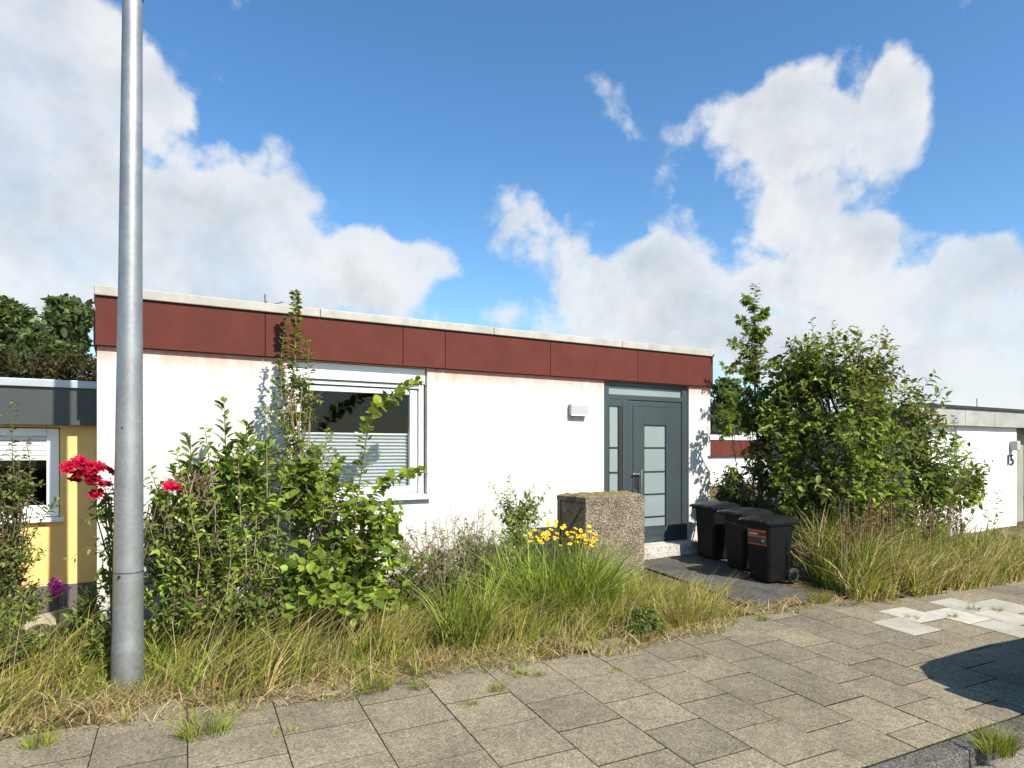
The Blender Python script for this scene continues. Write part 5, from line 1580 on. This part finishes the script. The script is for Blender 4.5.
def dens(vec):
    """cloud density over direction (azimuth and elevation seen from anywhere)"""
    wn = noise_w(vec, 4.0, 3, .5)
    sub = nt.nodes.new('ShaderNodeVectorMath'); sub.operation = 'SUBTRACT'; nt.links.new(wn.outputs['Color'], sub.inputs[0]); sub.inputs[1].default_value = (.5, .5, .5)
    scl = nt.nodes.new('ShaderNodeVectorMath'); scl.operation = 'SCALE'; scl.inputs['Scale'].default_value = .16; nt.links.new(sub.outputs[0], scl.inputs[0])
    ad = nt.nodes.new('ShaderNodeVectorMath'); ad.operation = 'ADD'; nt.links.new(vec, ad.inputs[0]); nt.links.new(scl.outputs[0], ad.inputs[1])
    v2 = ad.outputs[0]
    az = mth('ARCTAN2', vdot(v2, RT), vdot(v2, FW))
    sp = nt.nodes.new('ShaderNodeSeparateXYZ'); nt.links.new(v2, sp.inputs[0])
    el = mth('ARCSINE', sp.outputs['Z'])
    tot = None
    for px, py, rx, ry, wgt in CLOUDS:
        rx *= 1.22; ry *= 1.22; wgt *= .8
        a0 = math.atan((px - 512) / FPX); e0 = math.atan((HORIZON - py) / FPX * math.cos(a0))
        ra = math.atan((px + rx - 512) / FPX) - a0; re = abs(math.atan((HORIZON - py + ry) / FPX * math.cos(a0)) - e0)
        dx = mth('MULTIPLY', mth('SUBTRACT', az, a0), 1 / ra); dy = mth('MULTIPLY', mth('SUBTRACT', el, e0), 1 / re)
        dd = mth('ADD', mth('MULTIPLY', dx, dx), mth('MULTIPLY', dy, dy))
        g_ = mth('MULTIPLY', mth('SUBTRACT', 1.0, dd, clamp=True), wgt)
        tot = g_ if tot is None else mth('ADD', tot, g_)
    tot = mth('MINIMUM', tot, 1.25)
    n1 = noise_w(vec, 6.5, 9, .6)
    n2 = noise_w(vec, 20, 7, .62)
    n3 = noise_w(vec, 55, 5, .65)
    vb = nt.nodes.new('ShaderNodeTexVoronoi'); vb.feature = 'F1'; vb.inputs['Scale'].default_value = 11; vb.inputs['Detail'].default_value = 2; vb.inputs['Roughness'].default_value = .55
    nt.links.new(v2, vb.inputs['Vector'])
    bil = mth('MULTIPLY', mth('SUBTRACT', .74, vb.outputs['Distance']), .55)
    tot = mth('ADD', tot, bil)
    nn_ = mth('ADD', mth('MULTIPLY', mth('SUBTRACT', n3.outputs['Fac'], .5), .35), mth('ADD', mth('MULTIPLY', mth('SUBTRACT', n1.outputs['Fac'], .5), 1.9), mth('MULTIPLY', mth('SUBTRACT', n2.outputs['Fac'], .5), .95)))
    # clouds thinned behind the viewer to weaken the sky's fill light
    back = mth('MULTIPLY', mth('LESS_THAN', vdot(vec, FW), .3), -.1)
    return mth('ADD', mth('ADD', tot, back), nn_), n1, n2


CLOUDS = [  # centre px, radii px, weight
    (-20, 120, 235, 190, 1.15), (30, 40, 170, 100, 1.15), (100, 230, 120, 90, .9), (-60, 260, 180, 120, .9), (275, 180, 75, 42, .75), (255, 235, 100, 60, 1.1), (345, 282, 115, 55, 1.25), (180, 290, 120, 60, .9), (60, 310, 140, 60, .8), (400, 262, 66, 46, .95),
    (745, 120, 72, 72, 1.2), (795, 95, 80, 55, 1.2), (900, 112, 40, 56, .95), (830, 165, 105, 60, 1.15), (800, 235, 85, 55, 1.1), (865, 265, 88, 58, 1.15), (970, 300, 90, 55, 1.15), (1005, 262, 45, 34, .8),
    (596, 104, 30, 34, .42), (616, 136, 24, 30, .40), (648, 184, 44, 24, .5), (600, 222, 34, 18, .5), (408, 190, 38, 18, .55),
    (505, 212, 40, 36, .7), (545, 258, 64, 38, .85), (620, 290, 98, 44, 1.1), (690, 295, 100, 52, 1.1), (580, 330, 125, 36, .95), (680, 240, 40, 34, .6), (900, 375, 220, 90, 1.5), (1000, 350, 110, 70, 1.2), (720, 350, 150, 45, 1.1), (1000, 110, 75, 95, -.7), (940, 190, 40, 40, -.3), (350, 90, 70, 60, -.3)]
D, n1, n2 = dens(tc.outputs['Generated'])
alpha = nt.nodes.new('ShaderNodeMapRange'); alpha.interpolation_type = 'SMOOTHSTEP'; alpha.inputs[1].default_value = .22; alpha.inputs[2].default_value = .80
nt.links.new(D, alpha.inputs[0])
# shading: compare with density a little towards the sun (up and right of the view)
offv = nt.nodes.new('ShaderNodeVectorMath'); offv.operation = 'ADD'; o3 = RT * .015 + np.array([0, 0, .05])
offv.inputs[1].default_value = tuple(o3); nt.links.new(tc.outputs['Generated'], offv.inputs[0])
m1 = noise_w(offv.outputs[0], 6.5, 9, .58)
m0 = noise_w(tc.outputs['Generated'], 2.2, 4, .5)
rel = mth('SUBTRACT', n1.outputs['Fac'], m1.outputs['Fac'])
shade = mth('ADD', mth('MULTIPLY', rel, 2.4), mth('MULTIPLY', mth('SUBTRACT', m0.outputs['Fac'], .5), .55))
thick = nt.nodes.new('ShaderNodeMapRange'); thick.inputs[1].default_value = .6; thick.inputs[2].default_value = 1.6; thick.inputs[3].default_value = .22; thick.inputs[4].default_value = -.25
nt.links.new(D, thick.inputs[0])
sv = mth('ADD', mth('ADD', shade, thick.outputs[0]), .66, clamp=True)
cr = nt.nodes.new('ShaderNodeValToRGB'); e = cr.color_ramp.elements
e[0].position = 0.12; e[0].color = (.60, .65, .70, 1); e[1].position = .85; e[1].color = (.86, .88, .90, 1)
nt.links.new(sv, cr.inputs[0])
bg2 = nt.nodes.new('ShaderNodeBackground'); nt.links.new(cr.outputs[0], bg2.inputs['Color']); bg2.inputs['Strength'].default_value = .565
ms = nt.nodes.new('ShaderNodeMixShader')
veil = nt.nodes.new('ShaderNodeMapRange'); veil.inputs[1].default_value = .35; veil.inputs[2].default_value = .62; veil.inputs[3].default_value = .70; veil.inputs[4].default_value = .99
mv = noise_w(tc.outputs['Generated'], 4.6, 6, .6); nt.links.new(mv.outputs['Fac'], veil.inputs[0])
nt.links.new(mth('MULTIPLY', alpha.outputs[0], veil.outputs[0]), ms.inputs[0]); nt.links.new(bg.outputs[0], ms.inputs[1]); nt.links.new(bg2.outputs[0], ms.inputs[2])
nt.links.new(ms.outputs[0], out.inputs['Surface'])
try:
    world.cycles.sampling_method = 'MANUAL'; world.cycles.sample_map_resolution = 512
except Exception:
    pass

# ------------------------------------------------------------------ camera and output
cam = bpy.data.cameras.new('camera'); co = bpy.data.objects.new('camera', cam); link(co)
cam.sensor_width = 36; cam.sensor_fit = 'HORIZONTAL'; cam.lens = FPX / 1024 * 36
cam.shift_y = (HORIZON - 384) / 1024
cam.clip_start = .05; cam.clip_end = 2000
co.location = EYE
co.rotation_euler = (math.pi / 2, 0, math.atan2(FW[1], FW[0]) - math.pi / 2)
scene.camera = co
scene.view_settings.view_transform = 'Standard'; scene.view_settings.look = 'None'
scene.view_settings.exposure = .85; scene.view_settings.gamma = 1.0; scene.view_settings.use_curve_mapping = False
scene.cycles.use_denoising = True
scene.cycles.max_bounces = 6; scene.cycles.transparent_max_bounces = 12
scene.cycles.sample_clamp_indirect = 6
